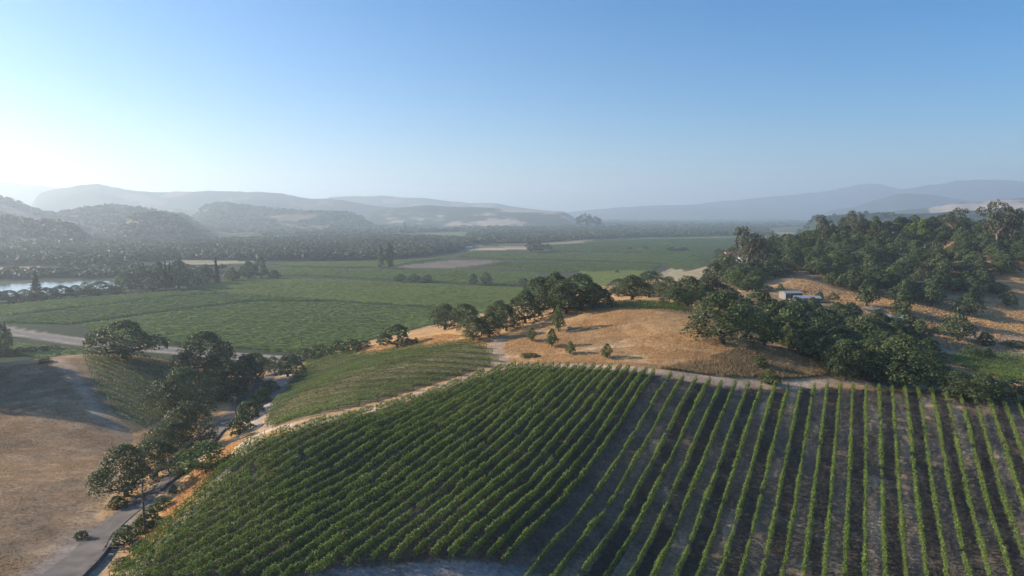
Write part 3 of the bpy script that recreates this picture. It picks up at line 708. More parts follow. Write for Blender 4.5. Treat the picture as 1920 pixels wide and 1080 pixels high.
# ------------------------------------------------------------------ trees
def crown_mesh(seed, kind, nl, leaf, lobes=14):
    rg = np.random.default_rng(seed)
    L = []
    if kind in ('oak', 'bush', 'tall'):
        zb, zt, pw = {'oak': (.13, .84, 2.2), 'bush': (.08, .80, 2.6), 'tall': (.12, .88, 1.5)}[kind]
        for i in range(lobes):
            q = (i + rg.uniform(.2, .8)) / lobes; r_ = rg.uniform(.12, .20); a = i * 2.39996 + rg.uniform(-.5, .5)
            R_ = .5 * (1 - q ** pw) ** .5 * (.86 + .14 * min(1, q * 5)) * rg.uniform(.84, 1.1)
            rr_ = max(0, R_ - r_ * .85) * (1 if i % 5 else .4)
            L.append((math.cos(a) * rr_, math.sin(a) * rr_, zb + q * (zt - zb - r_ * .4) + rg.uniform(-.03, .03), r_))
    elif kind == 'euc':
        for i in range(lobes):
            a = rg.uniform(0, 6.28); q = rg.uniform(.1, .38); L.append((math.cos(a) * q, math.sin(a) * q, rg.uniform(.42, .93), rg.uniform(.09, .17)))
    elif kind == 'poplar':
        for i in range(lobes):
            z = .12 + .82 * i / (lobes - 1); r_ = .42 * math.sin(math.pi * min(1, .15 + .8 * z)) ** .7
            a = rg.uniform(0, 6.28); L.append((math.cos(a) * r_ * .3, math.sin(a) * r_ * .3, z, max(.12, r_ * .8)))
    L = np.array(L) if L else None
    if kind == 'conifer':
        z = rg.uniform(.08, 1, nl) ** 1.1; r_ = (1.02 - z) * .5 * (.72 + .28 * np.cos(z * 60)) ; a = rg.uniform(0, 6.28, nl); q = rg.uniform(.55, 1.05, nl)
        C = np.stack([np.cos(a) * r_ * q, np.sin(a) * r_ * q, z - .03 * q], 1); N = np.stack([np.cos(a), np.sin(a), np.full(nl, .7)], 1)
        t = np.clip(.5 + rg.normal(0, .2, nl), 0, 1)
    else:
        li = rg.integers(0, len(L), nl * 2); d = rg.normal(0, 1, (nl * 2, 3)); d /= np.linalg.norm(d, axis=1)[:, None]
        d[:, 2] = np.where(d[:, 2] < -.35, -d[:, 2], d[:, 2])
        rad = L[li, 3] * rg.uniform(.72, 1.06, nl * 2)
        asp = 1.0 if kind != 'poplar' else .38
        C = L[li, :3] + d * rad[:, None] * np.array([1, 1, asp if kind == 'poplar' else 1.05])
        ok = np.ones(len(C), bool)
        for l in L:                                                # nothing deep inside a neighbouring lobe
            ok &= ~((((C - l[:3]) / np.array([1, 1, asp if kind == 'poplar' else 1.05])) ** 2).sum(1) < (l[3] * .68) ** 2)
        C, d, li = C[ok][:nl], d[ok][:nl], li[ok][:nl]
        N = d * .8; lt = rg.normal(0, .16, len(L))
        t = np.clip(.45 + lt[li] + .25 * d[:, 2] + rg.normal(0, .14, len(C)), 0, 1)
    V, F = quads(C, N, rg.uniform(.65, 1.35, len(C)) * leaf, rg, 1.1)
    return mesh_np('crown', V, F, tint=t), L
def trunk_mesh(seed, kind, L):
    rg = np.random.default_rng(seed); m = MB()
    if kind == 'conifer' or kind == 'poplar':
        m.tube([(0, 0, -.03), (0, 0, .4), (.01, 0, .92)], [.035, .022, .005], 6)
    elif kind == 'euc':
        m.tube([(0, 0, -.03), (.02, .01, .22), (-.02, .02, .4)], [.036, .028, .024], 7)
        for l in L[:8]:
            m.tube([(-.02, .02, .36), (l[0] * .5, l[1] * .5, .36 + (l[2] - .36) * .55), tuple(l[:3])], [.022, .014, .004], 5)
    else:
        h0 = .17 if kind != 'bush' else .08
        m.tube([(0, 0, -.04), (.012, 0, h0 * .5), (0, .01, h0)], [.05, .036, .034], 7)
        for l in L[:8]:
            m.tube([(0, .01, h0 * .9), (l[0] * .5, l[1] * .5, h0 + (l[2] - h0) * .45), tuple(l[:3])], [.028, .018, .005], 5)
    return m.mesh('trunk')
TREES = {}
def proto(key, kind, n, nl, leaf, mat, bark='bark', lobes=14, seed=0):
    out = []
    for i in range(n):
        c, L = crown_mesh(seed + i, kind, nl, leaf, lobes); t = trunk_mesh(seed + i, kind, L)
        c.materials.append(M[mat]); t.materials.append(M[bark]); out.append((t, c))
    TREES[key] = out
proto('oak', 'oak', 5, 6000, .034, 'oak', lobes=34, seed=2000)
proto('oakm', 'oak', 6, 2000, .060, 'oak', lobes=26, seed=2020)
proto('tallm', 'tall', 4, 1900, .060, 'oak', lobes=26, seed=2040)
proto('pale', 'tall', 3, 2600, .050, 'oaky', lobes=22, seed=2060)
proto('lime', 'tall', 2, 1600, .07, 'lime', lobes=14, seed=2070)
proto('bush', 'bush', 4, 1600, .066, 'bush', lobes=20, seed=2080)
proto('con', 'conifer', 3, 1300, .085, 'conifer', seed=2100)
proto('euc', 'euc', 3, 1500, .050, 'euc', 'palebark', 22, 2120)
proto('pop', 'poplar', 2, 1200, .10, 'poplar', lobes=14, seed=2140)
NAME = {'oak': 'oak_tree', 'oakm': 'oak_tree', 'tallm': 'evergreen_tree', 'pale': 'leafy_tree', 'lime': 'lime_green_tree', 'bush': 'shrub', 'con': 'conifer_tree', 'euc': 'eucalyptus_tree', 'pop': 'poplar_tree'}
CATS = {'bush': 'shrub'}
tree_rg = np.random.default_rng(99)
def put_tree(kind, x, y, z, h, wd, label, group=None, var=None, sink=.0):
    v = TREES[kind]; t, c = v[tree_rg.integers(len(v)) if var is None else var % len(v)]
    root = link(NAME[kind], None, loc=(x, y, z - sink)); tag(root, label, CATS.get(kind, 'tree'), group)
    root.rotation_euler = (0, 0, tree_rg.uniform(0, 6.28)); root.scale = (wd, wd * tree_rg.uniform(.9, 1.1), h)
    for nm, me in (('trunk', t), ('crown', c)):
        o = bpy.data.objects.new(nm, me); COL.objects.link(o); o.parent = root
    return root
def T(kind, px, py, hpx, wpx, label, group=None, var=None):
    x, y, z, t = at(px, py); s = t / FPX
    return put_tree(kind, x, y, z, hpx * s * 1.10, wpx * s * 1.20, label, group, var, .15 if kind != 'bush' else .1 * hpx * s)
# the left hill and the lane
T('oak',235,672,72,124,'broad dark oak alone on the crest of the left hill',var=0)
T('oak',388,700,80,100,'dark round oak right of the broad crest oak, above the lane',var=1)
T('oak',345,775,88,120,'large oak with lit left flank between the shaded vines and the lane',var=2)
T('oak',357,838,84,98,'domed oak just below the large oak, above the lane bend',var=3)
T('oak',238,930,100,104,'tallest oak at the lane, left of the utility pole',var=1)
T('oak',292,895,74,96,'dark oak leaning in behind the tallest lane oak',var=2)
T('oak',318,850,60,90,'low dark oak below the domed oak, under the shaded vines',var=0)
T('pale',388,884,56,92,'oak with sunlit yellowish top and bare trunk beside the lane',var=0)
T('pale',345,888,44,60,'small lit tree between the dark lane oaks and the yellowish one',var=1)
T('oakm',440,742,66,72,'dark oak on the inner side of the lane above the far pole')
T('oakm',462,722,58,62,'dark oak next to the valley road at the lane mouth')
T('pale',415,712,50,66,'greyish tree right behind the round oak on the left hill')
T('oakm',478,705,46,52,'small dark oak at the very mouth of the lane')
T('bush',425,748,42,54,'grey-green shrub between the two lane oaks',)
T('bush',470,785,42,52,'dark shrub beside the far utility pole')
T('bush',492,755,34,46,'rounded shrub along the upper lane verge')
T('bush',452,812,40,50,'dark shrub at the lane bend below the far pole')
T('bush',505,735,26,38,'small shrub on the verge where the lane straightens')
T('bush',236,1018,38,48,'bright shrub beside the lane left of the near pole')
T('bush',262,1000,34,42,'yellowish shrub touching the bright shrub by the pole')
T('bush',282,985,38,44,'dark shrub right behind the near utility pole')
T('bush',302,955,28,40,'dull shrub on the verge above the near pole')
T('bush',219,952,26,36,'dark shrub at the foot of the tallest lane oak')
T('bush',152,1010,18,24,'lone small green shrub on the left edge of the lane')
T('bush',228,1062,18,42,'low green scrub below the gate post')
T('bush',262,1030,18,44,'low green scrub along the end of the vine rows')
T('oakm',326,925,18,18,'tiny sapling on the orange verge by the lane')
T('oakm',2,662,56,40,'dark tree cut by the left picture edge behind the brown hill')
T('con',10,632,28,16,'small conifer beside the valley road at the left edge')
for i,(px,py) in enumerate([(-8,668),(16,666),(38,664),(60,663),(82,661),(102,660)]):
    T('bush',px,py,15,30,ordw(i+1)+' shrub of the low hedge behind the brown hill crest, counted from the left','shrubs of the hedge behind the brown hill')
T('bush',86,679,10,26,'flat dark shrub on the bare crest of the brown hill')
# middle distance, below the vineyard field
T('oakm',540,706,40,54,'dark tree with bare trunk at the corner of the rounded vine block')
T('pale',482,690,28,38,'small pale tree in front of the valley road')
T('pale',512,692,24,30,'second small pale tree in front of the valley road')
for px,py,h,w_,l in [(545,684,24,38,'first'),(572,676,28,44,'second'),(602,674,34,44,'third'),(632,668,36,48,'fourth'),(658,662,32,42,'fifth'),(680,653,18,34,'sixth')]:
    T('bush',px,py,h,w_,l+' shrub of the line above the rounded vine block, counted from the lane','shrubs above the rounded vine block')
T('oakm',745,652,44,62,'rounded dark oak alone on the golden slope above the vines')
T('bush',780,644,13,11,'tiny bush right of the rounded dark oak')
T('bush',615,668,18,20,'small shrub at the end of the shrub line')
for px,py,h,w_,l in [(835,618,48,62,'dark broad oak at the left end of the oak belt'),(872,612,44,54,'oak set back in the oak belt behind the saddle'),(888,638,46,56,'rounded oak standing forward at the golden saddle'),
    (918,632,50,48,'oak right of the rounded saddle oak'),(950,620,48,52,'oak on the rim left of the golden hill'),(935,606,44,50,'oak half hidden in the middle of the oak belt'),
    (985,606,62,62,'oak climbing the rim of the golden hill'),(1012,592,74,70,'tall oak of the clump left of the hilltop'),(1040,586,76,72,'tallest oak in the hilltop clump'),(1088,581,66,104,'broad dark oak closing the hilltop clump on its right'),
    (1112,579,48,58,'oak at the right edge of the hilltop clump'),(1062,588,62,70,'oak in the centre of the hilltop clump')]:
    T('oak',px,py,h,w_,l)
T('pale',1047,622,50,26,'slender sparse tree below the hilltop clump',var=1)
T('pale',997,640,26,19,'first small oak on the golden slope, leftmost of four',var=0)
T('pale',1035,650,34,23,'second small oak on the golden slope, the fullest of four',var=2)
T('pale',1069,664,24,21,'third small oak on the golden slope',var=1)
T('pale',1138,671,27,23,'fourth small oak on the golden slope, rightmost of four',var=0)
T('bush',994,669,8,34,'low green mound of scrub on the golden slope')
T('bush',1425,688,24,24,'dark shrub in the tall dry grass, upper of two')
T('bush',1443,720,32,36,'round yellowish shrub beside the dirt track, lower of two')
T('oak',1353,642,98,138,'huge spreading oak standing alone on the right of the golden hill',var=0)
for i,(px,py,h,w_) in enumerate([(1160,556,34,46),(1185,562,46,62),(1218,558,50,66),(1252,562,44,54)]):
    T('oak',px,py,h,w_,ordw(i+1)+' oak from the left in the row behind the hilltop vine plot','oaks behind the hilltop vine plot')
for px,py,h,w_,l in [(1290,575,58,80,'very dark tall oak left behind the huge spreading oak'),(1325,572,54,84,'very dark broad oak directly behind the huge spreading oak'),(1270,578,40,60,'low dark oak at the right end of the hilltop vine plot'),(1350,575,44,70,'dark oak peering over the huge spreading oak on its right')]:
    T('oak',px,py,h,w_,l,'dark oaks behind the huge oak')
# the ravine
for px,py,h,w_ in [(1420,610,64,92),(1452,628,62,80),(1482,648,72,88),(1432,648,52,62),(1502,618,48,62),(1532,655,58,72),(1572,668,58,72),(1548,690,58,64),(1622,650,58,72),(1540,612,36,52),(1592,612,42,52),(1640,628,44,54),(1692,632,52,60),(1722,648,46,54),(1600,632,40,56),(1655,655,48,60),(1512,672,50,62)]:
    T('tallm' if (px+py)%3==0 else 'oakm',px,py,h,w_,('tall' if h > 60 else 'low' if h < 47 else 'full') + ' dark ravine tree ' + ('right of the huge spreading oak' if px < 1460 else 'below the white farm sheds' if px < 1520 else 'between the farm sheds and the black-green oak' if px < 1580 else 'left of the blue roofed shed' if px < 1650 else 'in front of the blue roofed shed' if px < 1670 else 'right of the blue roofed shed' if px < 1700 else 'at the right end of the ravine'),'trees of the ravine')
for px,py,h,w_,l in [(1520,600,28,44,'pale green tree in front of the white farm buildings'),(1568,606,28,48,'second pale green tree below the farm buildings'),(1530,668,26,34,'lit leafy tree peeping out of the dark ravine')]:
    T('pale',px,py,h,w_,l)
for px,py,h,w_,l in [(1582,712,78,72,'tall black-green oak at the right foot of the golden hill'),(1632,712,76,84,'dense oak right of the black-green one, above the vine rows'),(1690,726,96,116,'largest oak above the wide-spaced rows'),(1742,718,62,66,'dark oak at the right shoulder of the largest oak'),(1668,700,64,84,'oak behind the largest oak at the ravine'),(1790,744,52,74,'low dark oak shading the row ends'),(1838,752,52,86,'low wide oak shading the row ends farther right'),(1885,748,40,70,'last low oak over the row ends at the right')]:
    T('oak',px,py,h,w_,l)
for k,px,py,h,w_,l in [('oakm',1795,638,50,54,'round oak on the pale ground below the right hand slope'),('bush',1846,648,30,32,'round shrub upper right of the two pale ground bushes'),('bush',1820,672,30,34,'round bush in front of the green plot'),('bush',1850,674,26,26,'bush touching the one before the green plot'),
    ('tallm',1692,590,56,42,'tall ivy-dark tree on the orange knoll'),('tallm',1625,574,50,40,'tall pointed evergreen left of the orange knoll'),('oakm',1815,592,44,48,'grey-green oak at the foot of the wooded slope'),('oakm',1890,574,28,28,'lone round oak on the shaded slope at the right edge'),
    ('bush',1537,562,18,18,'round bush at the right end of the farm buildings'),('bush',1562,562,15,20,'second bush beyond the farm buildings'),('bush',1756,624,14,20,'small dark bush left of the round oak'),('bush',1905,650,13,44,'flat grey thicket on the right hand slope'),('tallm',1463,552,20,15,'small palm-like tree at the left end of the farm')]:
    T(k,px,py,h,w_,l)
for px,py,h,w_,l in [(1474,574,16,22,'left'),(1503,578,15,24,'middle'),(1526,574,14,20,'right')]:
    T('bush',px,py,h,w_,l+' one of three garden shrubs in front of the white farm sheds','shrubs of the farm sheds')
# the wooded hill on the right
rgF = np.random.default_rng(4242)
FOR = poly([(1345,515),(1380,470),(1440,455),(1500,449),(1600,430),(1700,426),(1940,424),(2000,520),(1880,562),(1800,575),(1720,572),(1650,556),(1570,545),(1540,520),(1470,518),(1450,535),(1400,548),(1355,536)])
CLR = [poly(q) for q in ([(1675,456),(1790,452),(1800,470),(1700,476)], [(1655,485),(1720,488),(1715,494),(1660,493)], [(1440,535),(1480,515),(1530,515),(1560,540)], [(1880,520),(1960,510),(1960,560),(1870,556)])]
fp = scatter(FOR, 14.2, rgF)
for q in CLR: fp = fp[~inside(q, fp[:, 0], fp[:, 1])]
fp = fp[np.argsort(np.hypot(fp[:, 0], fp[:, 1]))]
fz = H(fp[:, 0], fp[:, 1]); print('forest', len(fp))
kinds_f = rgF.choice(['oakm', 'oakm', 'tallm', 'pale'], len(fp), p=[.4, .2, .25, .15])
for i in range(min(len(fp), 300)):
    k = kinds_f[i]; h = rgF.uniform(9, 17) * (1.15 if k == 'tallm' else 1); wd = rgF.uniform(14, 22) * (.8 if k == 'tallm' else 1)
    dd = fp[i, 1] * cp_ - (fz[i] - CAMZ) * sp; qx = 960 + FPX * fp[i, 0] / dd; qy = 540 - FPX * (fp[i, 1] * sp + (fz[i] - CAMZ) * cp_) / dd
    where = 'beside the white farmstead' if qx < 1440 else 'above the farm sheds' if qx < 1540 else 'left of the orange knoll' if qx < 1630 else 'above the orange knoll' if qx < 1720 else 'below the lime trees' if qx < 1800 else 'below the pale eucalyptus' if qx < 1880 else 'at the right edge'
    level = 'on the skyline' if qy < 440 else 'high' if qy < 470 else 'midway up' if qy < 510 else 'at the foot'
    h *= .78 if qx < 1520 else .9
    size = ('broad tall' if h > 12.5 else 'broad low') if wd > 18.5 else 'small' if wd < 14.5 else 'tall' if h > 14 else 'rounded'
    lab = size + {'oakm': ' dark oak', 'tallm': ' dark evergreen', 'pale': ' lighter green tree'}[k] + f' {level} on the wooded hill {where}'
    put_tree(k, fp[i, 0], fp[i, 1], fz[i], h, wd, lab, {'oakm': 'round oaks of the wooded hill', 'tallm': 'evergreens of the wooded hill', 'pale': 'lighter trees of the wooded hill'}[k], sink=.3)
for px,py,h,w_,l in [(1402,522,84,62,'tall feathery eucalyptus beside the white farmstead'),(1428,518,72,56,'eucalyptus right of the tallest feathery one'),(1600,452,50,36,'thin eucalyptus rising from the wood, right of two'),(1542,455,46,36,'thin eucalyptus rising from the wood, left of two'),(1785,446,48,44,'loose reddish eucalyptus on the wooded skyline'),(1866,476,86,58,'pale-trunked eucalyptus towering over the right skyline'),(1893,474,76,60,'dark-topped eucalyptus right of the pale-trunked one')]:
    T('euc',px,py,h,w_,l)
T('lime',1728,448,36,22,'bright lime tree on the skyline of the wooded hill, taller of two')
T('lime',1711,448,28,19,'bright lime tree on the skyline of the wooded hill, shorter of two')
for px,py,h,w_,l in [(1345,488,22,26,'tree shading the left end of the white farmstead'),(1360,512,36,46,'oak in front of the white farmstead'),(1385,535,40,50,'oak below the feathery eucalyptus'),(1340,530,38,50,'oak at the left end of the wood near the tan field')]:
    T('oakm',px,py,h,w_,l)
# lone trees of the valley floor
for k,px,py,h,w_,l in [('oakm',750,529,16,23,'left of three small oaks in a row in the valley vineyard'),('oakm',776,529,16,22,'middle of three small oaks in a row in the valley vineyard'),('oakm',802,529,14,21,'right of three small oaks in a row in the valley vineyard'),
    ('oakm',888,534,21,20,'left oak of the pair in the valley vineyard'),('oakm',911,534,24,22,'right oak of the pair in the valley vineyard'),('oakm',982,540,19,24,'left oak of the trio behind the hilltop clump'),('oakm',1004,540,18,26,'middle oak of the trio behind the hilltop clump'),('oakm',1024,540,20,22,'right oak of the trio behind the hilltop clump'),
    ('oakm',996,473,19,24,'dark grove tree right of the straw strip, left half'),('oakm',1010,472,18,24,'dark grove tree right of the straw strip, right half'),('oakm',1027,468,11,13,'small tree right of the dark valley grove'),
    ('pop',714,503,39,13,'left and slimmer of the two tall poplars'),('pop',731,503,43,16,'right and taller of the two tall poplars'),('con',759,434,17,11,'lone dark conifer far across the valley'),
    ('euc',1088,434,28,18,'left tree of the tall far eucalyptus group'),('euc',1103,434,30,20,'middle tree of the tall far eucalyptus group'),('euc',1118,434,25,18,'right tree of the tall far eucalyptus group'),
    ('bush',1180,468,6,12,'pale dot of a bush in the far vineyard'),('bush',1210,468,8,12,'dark bush at the end of a far vineyard seam'),('oakm',1260,471,8,20,'left low tree in the far vineyard'),('oakm',1280,471,8,22,'right low tree in the far vineyard'),('bush',1156,513,8,10,'small bush on the seam behind the hilltop oaks')]:
    T(k,px,py,h,w_,l)
# trees along the river
for k,px,py,h,w_ in [('oakm',-10,568,24,44),('oakm',18,566,22,42),('pale',46,563,20,40),('oakm',88,561,22,42),('oakm',116,559,24,46),('pale',142,557,22,34),('oakm',186,552,24,52),('pale',160,551,22,24),('bush',215,549,16,32),('oakm',168,556,16,34)]:
    T(k,px,py,h,w_,{'oakm':'dark','pale':'pale','bush':'low'}[k]+' leafy tree on the near bank of the river, '+ordw(1+sorted([-10,18,46,88,116,142,186,160,215,168]).index(px))+' from the left','trees on the near river bank')
T('con',68,560,48,30,'layered conifer standing over the river bank trees')
for k,px,py,h,w_ in [('oakm',245,546,34,32),('oakm',266,543,48,32),('tallm',287,547,32,36),('tallm',300,542,50,24),('con',312,541,48,16),('con',320,541,46,16),('tallm',336,541,54,36),('oakm',352,540,32,42),('pale',228,541,26,32),('pale',372,537,24,32),('oakm',386,534,32,36)]:
    T(k,px,py,h,w_,{'con':'pointed conifer','pale':'pale tree'}.get(k,'dark tree')+' in the grove beside the river, '+ordw(1+sorted([245,266,287,300,312,320,336,352,228,372,386]).index(px))+' from the left','trees of the river grove')
T('con',406,532,46,20,'single pointed conifer between the river grove and the field corner trees')
for k,px,py,h,w_,l in [('oakm',436,528,26,32,'leftmost tree at the corner of the valley vineyard'),('oakm',465,524,34,32,'dark tree second from left at the vineyard corner'),('oakm',490,522,40,30,'tallest dark tree at the vineyard corner'),('bush',514,521,17,26,'low round bush ending the vineyard corner trees')]:
    T(k,px,py,h,w_,l)

# fill of the ravine
rgR = np.random.default_rng(515)
RAV = poly([(1400,600),(1500,585),(1560,590),(1620,610),(1720,630),(1752,690),(1740,722),(1600,716),(1548,685),(1440,645)])
for p in scatter(RAV, 8.5, rgR):
    k = rgR.choice(['oakm', 'tallm', 'oakm', 'bush'])
    z_ = float(H(p[0], p[1])[0]); dd = p[1] * cp_ - (z_ - CAMZ) * sp; qx = 960 + FPX * p[0] / dd; hh_ = rgR.uniform(6, 11); ww_ = rgR.uniform(9, 14)
    where = 'beside the huge spreading oak' if qx < 1470 else 'below the farm sheds' if qx < 1530 else 'behind the black-green oak' if qx < 1590 else 'behind the largest oak' if qx < 1680 else 'at the pale ground below the orange knoll'
    put_tree(k, p[0], p[1], z_, hh_, ww_, ('tall' if hh_ > 9.4 else 'squat' if hh_ < 7.4 else 'mid-height') + (' wide' if ww_ > 11.5 else ' slim') + {'oakm': ' oak', 'tallm': ' evergreen', 'bush': ' shrub'}[str(k)] + ' in the ravine ' + where, 'trees of the ravine', sink=.2)
for x, y in [(-(.76 * (yy + 6) + 13) - 9 * (k % 2), yy) for k, yy in enumerate(range(204, 276, 6))]:  # oaks and knoll put out of view to throw shade over the left hill
    put_tree('oak', x, y, float(H(x, y)[0]), rgR.uniform(18, 21), rgR.uniform(17, 21), 'unseen oak added on the knoll beyond the left picture edge, shading the brown hill', 'oaks of the left knoll')

# ------------------------------------------------------------------ dry grass
def tufts(name, label, pl, n, hgt, wid, mat, seed, tint=(.2, .8), keep=None):
    rg = np.random.default_rng(seed); lo, hi = pl.min(0), pl.max(0); p = np.empty((0, 2))
    while len(p) < n:
        q = rg.uniform(lo, hi, (n * 2, 2)); q = q[inside(pl, q[:, 0], q[:, 1])]
        q = q[rg.random(len(q)) < np.clip((fbm(q[:, 0], q[:, 1], 11, seed) - .3) * 3, .08, 1)]
        p = np.concatenate([p, q])
    p = p[:n]
    for l, wd in ((T1, 3.0), (T2, 3.0), (T3, 3.2), (R1P, 4.2)): p = p[pdist(l, p[:, 0], p[:, 1]) > wd]
    n = len(p); z = H(p[:, 0], p[:, 1]); Vs = []
    tt = []
    for k in range(3):
        a = rg.uniform(0, 6.28, n); h = rg.uniform(*hgt, n); w2 = rg.uniform(*wid, n) * .5
        u = np.stack([np.cos(a), np.sin(a)], 1); ln = rg.normal(0, .25, (n, 2)) * h[:, None]; c = p + rg.normal(0, .15, (n, 2))
        b1 = np.concatenate([c - u * w2[:, None], (z - .03)[:, None]], 1); b2 = np.concatenate([c + u * w2[:, None], (z - .03)[:, None]], 1)
        t2 = np.concatenate([c + ln + u * (w2 * .5)[:, None], (z + h)[:, None]], 1); t1 = np.concatenate([c + ln - u * (w2 * .9)[:, None], (z + h * .8)[:, None]], 1)
        Vs.append(np.stack([b1, b2, t2, t1], 1)); tt.append(rg.uniform(*tint, n))
    V = np.concatenate(Vs).reshape(-1, 3); F = np.arange(len(V)).reshape(-1, 4)
    tag(link(name, mesh_np(name, V, F, tint=np.concatenate(tt)), mat=M[mat]), label, 'grass', None, 'stuff')
tufts('dry_grass', 'short golden dry grass over the round hill', GOLD, 24000, (.1, .32), (.05, .16), 'grass', 801)
WEED = poly([(1230,693),(1330,668),(1440,652),(1560,670),(1550,704),(1440,716),(1330,709)])
tufts('tall_weeds', 'tall grey-brown weeds between the golden hill and the track', WEED, 16000, (.3, 1.0), (.05, .16), 'weed', 802)
LHP = poly([(-30,690),(110,672),(165,760),(235,830),(190,950),(100,1040),(20,1090),(-30,1100)])
tufts('brown_grass', 'short brownish dry grass over the left hill', LHP, 12000, (.06, .22), (.05, .15), 'weed', 803)
tufts('verge_grass', 'orange dry grass on the bank beside the lane', poly([(250,1030),(330,935),(440,830),(475,812),(420,880),(330,975),(262,1045)]), 3500, (.15, .5), (.12, .4), 'grass', 804, (.4, 1))
tufts('rim_grass', 'golden dry grass on the slope left of the saddle', poly([(640,664),(700,650),(760,640),(830,626),(925,640),(880,645),(760,652),(690,662)]), 4000, (.15, .45), (.15, .4), 'grass', 805)
tufts('knoll_grass', 'dry grass on the orange knolls by the farm', poly([(1440,545),(1500,520),(1560,545),(1700,560),(1960,570),(1960,660),(1740,655),(1640,600),(1560,570)]), 9000, (.2, .6), (.3, .8), 'grass', 806)

# ------------------------------------------------------------------ utility poles and wires
def pole(px, py, h, yaw, label, arm=2.3, xyz=None):
    x, y, z = xyz or at(px, py)[:3]
    r_ = link('utility_pole', None, loc=(x, y, z)); tag(r_, label, 'utility pole'); r_.rotation_euler = (0, 0, yaw)
    MB().tube([(0, 0, -.5), (0, 0, h * .5), (0, 0, h)], [.17, .15, .11], 10).build('post', M['polewood'], r_)
    a = MB().box(-arm / 2, -.20, h - .95, arm / 2, -.08, h - .80).build('crossarm', M['polewood'], r_)
    for i, q in enumerate((-.46, -.2, .46)):
        MB().tube([(q * arm, -.14, h - .80), (q * arm, -.14, h - .68), (q * arm, -.14, h - .55)], [.05, .07, .04], 8).build('insulator', M['grey_metal'], a)
    MB().tube([(0, 0, h), (0, 0, h + .22), (0, 0, h + .34)], [.04, .07, .04], 8).build('top_insulator', M['grey_metal'], r_)
    for s_ in (-1, 1):
        MB().tube([(s_ * .55, -.14, h - .9), (0, -.14, h - 1.5)], [.025, .025], 5).build('brace', M['grey_metal'], r_)
    c, s2 = math.cos(yaw), math.sin(yaw)
    tips = [(x + q * arm * c + .14 * s2, y + q * arm * s2 - .14 * c, z + h - .55) for q in (-.46, -.2, .46)]
    return tips, r_
yw = R(-25)
t1, _ = pole(272, 1003, 9.2, yw, 'tall near utility pole with crossarm beside the lane and vine rows')
t2, _ = pole(443, 797, 9.5, yw, 'grey utility pole farther up the lane, half hidden by shrubs')
x0, y0, z0, _t = at(272, 1003); xb, yb = x0 - 22, y0 - 46
t0, _ = pole(0, 0, 9.2, yw, 'utility pole of the lane line nearest the camera, below the picture', xyz=(xb, yb, float(H(xb, yb)[0])))
def wire(a, b, label, sag=1.2):
    pts = [(a[0] + (b[0] - a[0]) * k / 16, a[1] + (b[1] - a[1]) * k / 16, a[2] + (b[2] - a[2]) * k / 16 - sag * 4 * (k / 16) * (1 - k / 16)) for k in range(17)]
    tag(MB().tube(pts, [.012] * 17, 4).build('power_line', M['grey_metal']), label, 'power line', 'wires of the lane power line')
for i, nm in enumerate(('outer left', 'inner', 'outer right')):
    wire(t1[i], t2[i], f'{nm} wire slung from the near pole up the lane to the grey pole')
    wire(t0[i], t1[i], f'{nm} wire dropping from the near pole towards the camera', .8)
pole(566, 656, 8.5, R(10), 'thin dark pole at the edge of the valley vineyard', 1.6)
pole(1780, 606, 8.0, R(0), 'thin pale pole on the slope right of the orange knoll', 1.2)

# ------------------------------------------------------------------ small built things
def wall_along(name, pts, h, th, mat, label):
    pl = poly(pts); out = []
    for (a, b) in zip(pl[:-1], pl[1:]):
        n = max(2, int(np.hypot(*(b - a)) / 1.5))
        for k in range(n): out.append(a + (b - a) * k / n)
    out.append(pl[-1]); out = np.array(out); d = np.gradient(out, axis=0); d /= np.linalg.norm(d, axis=1)[:, None]; nn = np.stack([-d[:, 1], d[:, 0]], 1)
    z = H(out[:, 0], out[:, 1]); m = MB(); cap = MB()
    base = np.array([out[0, 0], out[0, 1], z[0]])
    def ring(mb, w_, zl, zh):
        vs = []
        for i in range(len(out)):
            l = out[i] - nn[i] * w_ / 2; r2_ = out[i] + nn[i] * w_ / 2
            vs += [(l[0] - base[0], l[1] - base[1], z[i] + zl - base[2]), (r2_[0] - base[0], r2_[1] - base[1], z[i] + zl - base[2]), (r2_[0] - base[0], r2_[1] - base[1], z[i] + zh - base[2]), (l[0] - base[0], l[1] - base[1], z[i] + zh - base[2])]
        fs = []
        for i in range(len(out) - 1):
            for q in range(4): fs.append((i * 4 + q, i * 4 + (q + 1) % 4, i * 4 + 4 + (q + 1) % 4, i * 4 + 4 + q))
        fs += [(0, 3, 2, 1), tuple(len(vs) - 4 + q for q in range(4))]
        mb.face_mesh(vs, fs)
    ring(m, th, -.4, h); ring(cap, th + .08, h + .002, h + .09)
    r_ = link(name, None, loc=tuple(base)); tag(r_, label, 'wall')
    m.build('stonework', M[mat], r_); cap.build('coping', M['wallstone'], r_)
wall_along('low_wall', [(150,1092),(178,1064),(198,1040),(208,1026)], .75, .35, 'wallstone', 'low dark stone wall at the right edge of the near lane')
wall_along('low_wall', [(302,922),(338,893),(380,850),(414,814),(442,784)], .45, .3, 'wallstone', 'long low dark wall added for the tree shadow and ditch along the lane')  # dark strip built in place of tree shadow and a ditch
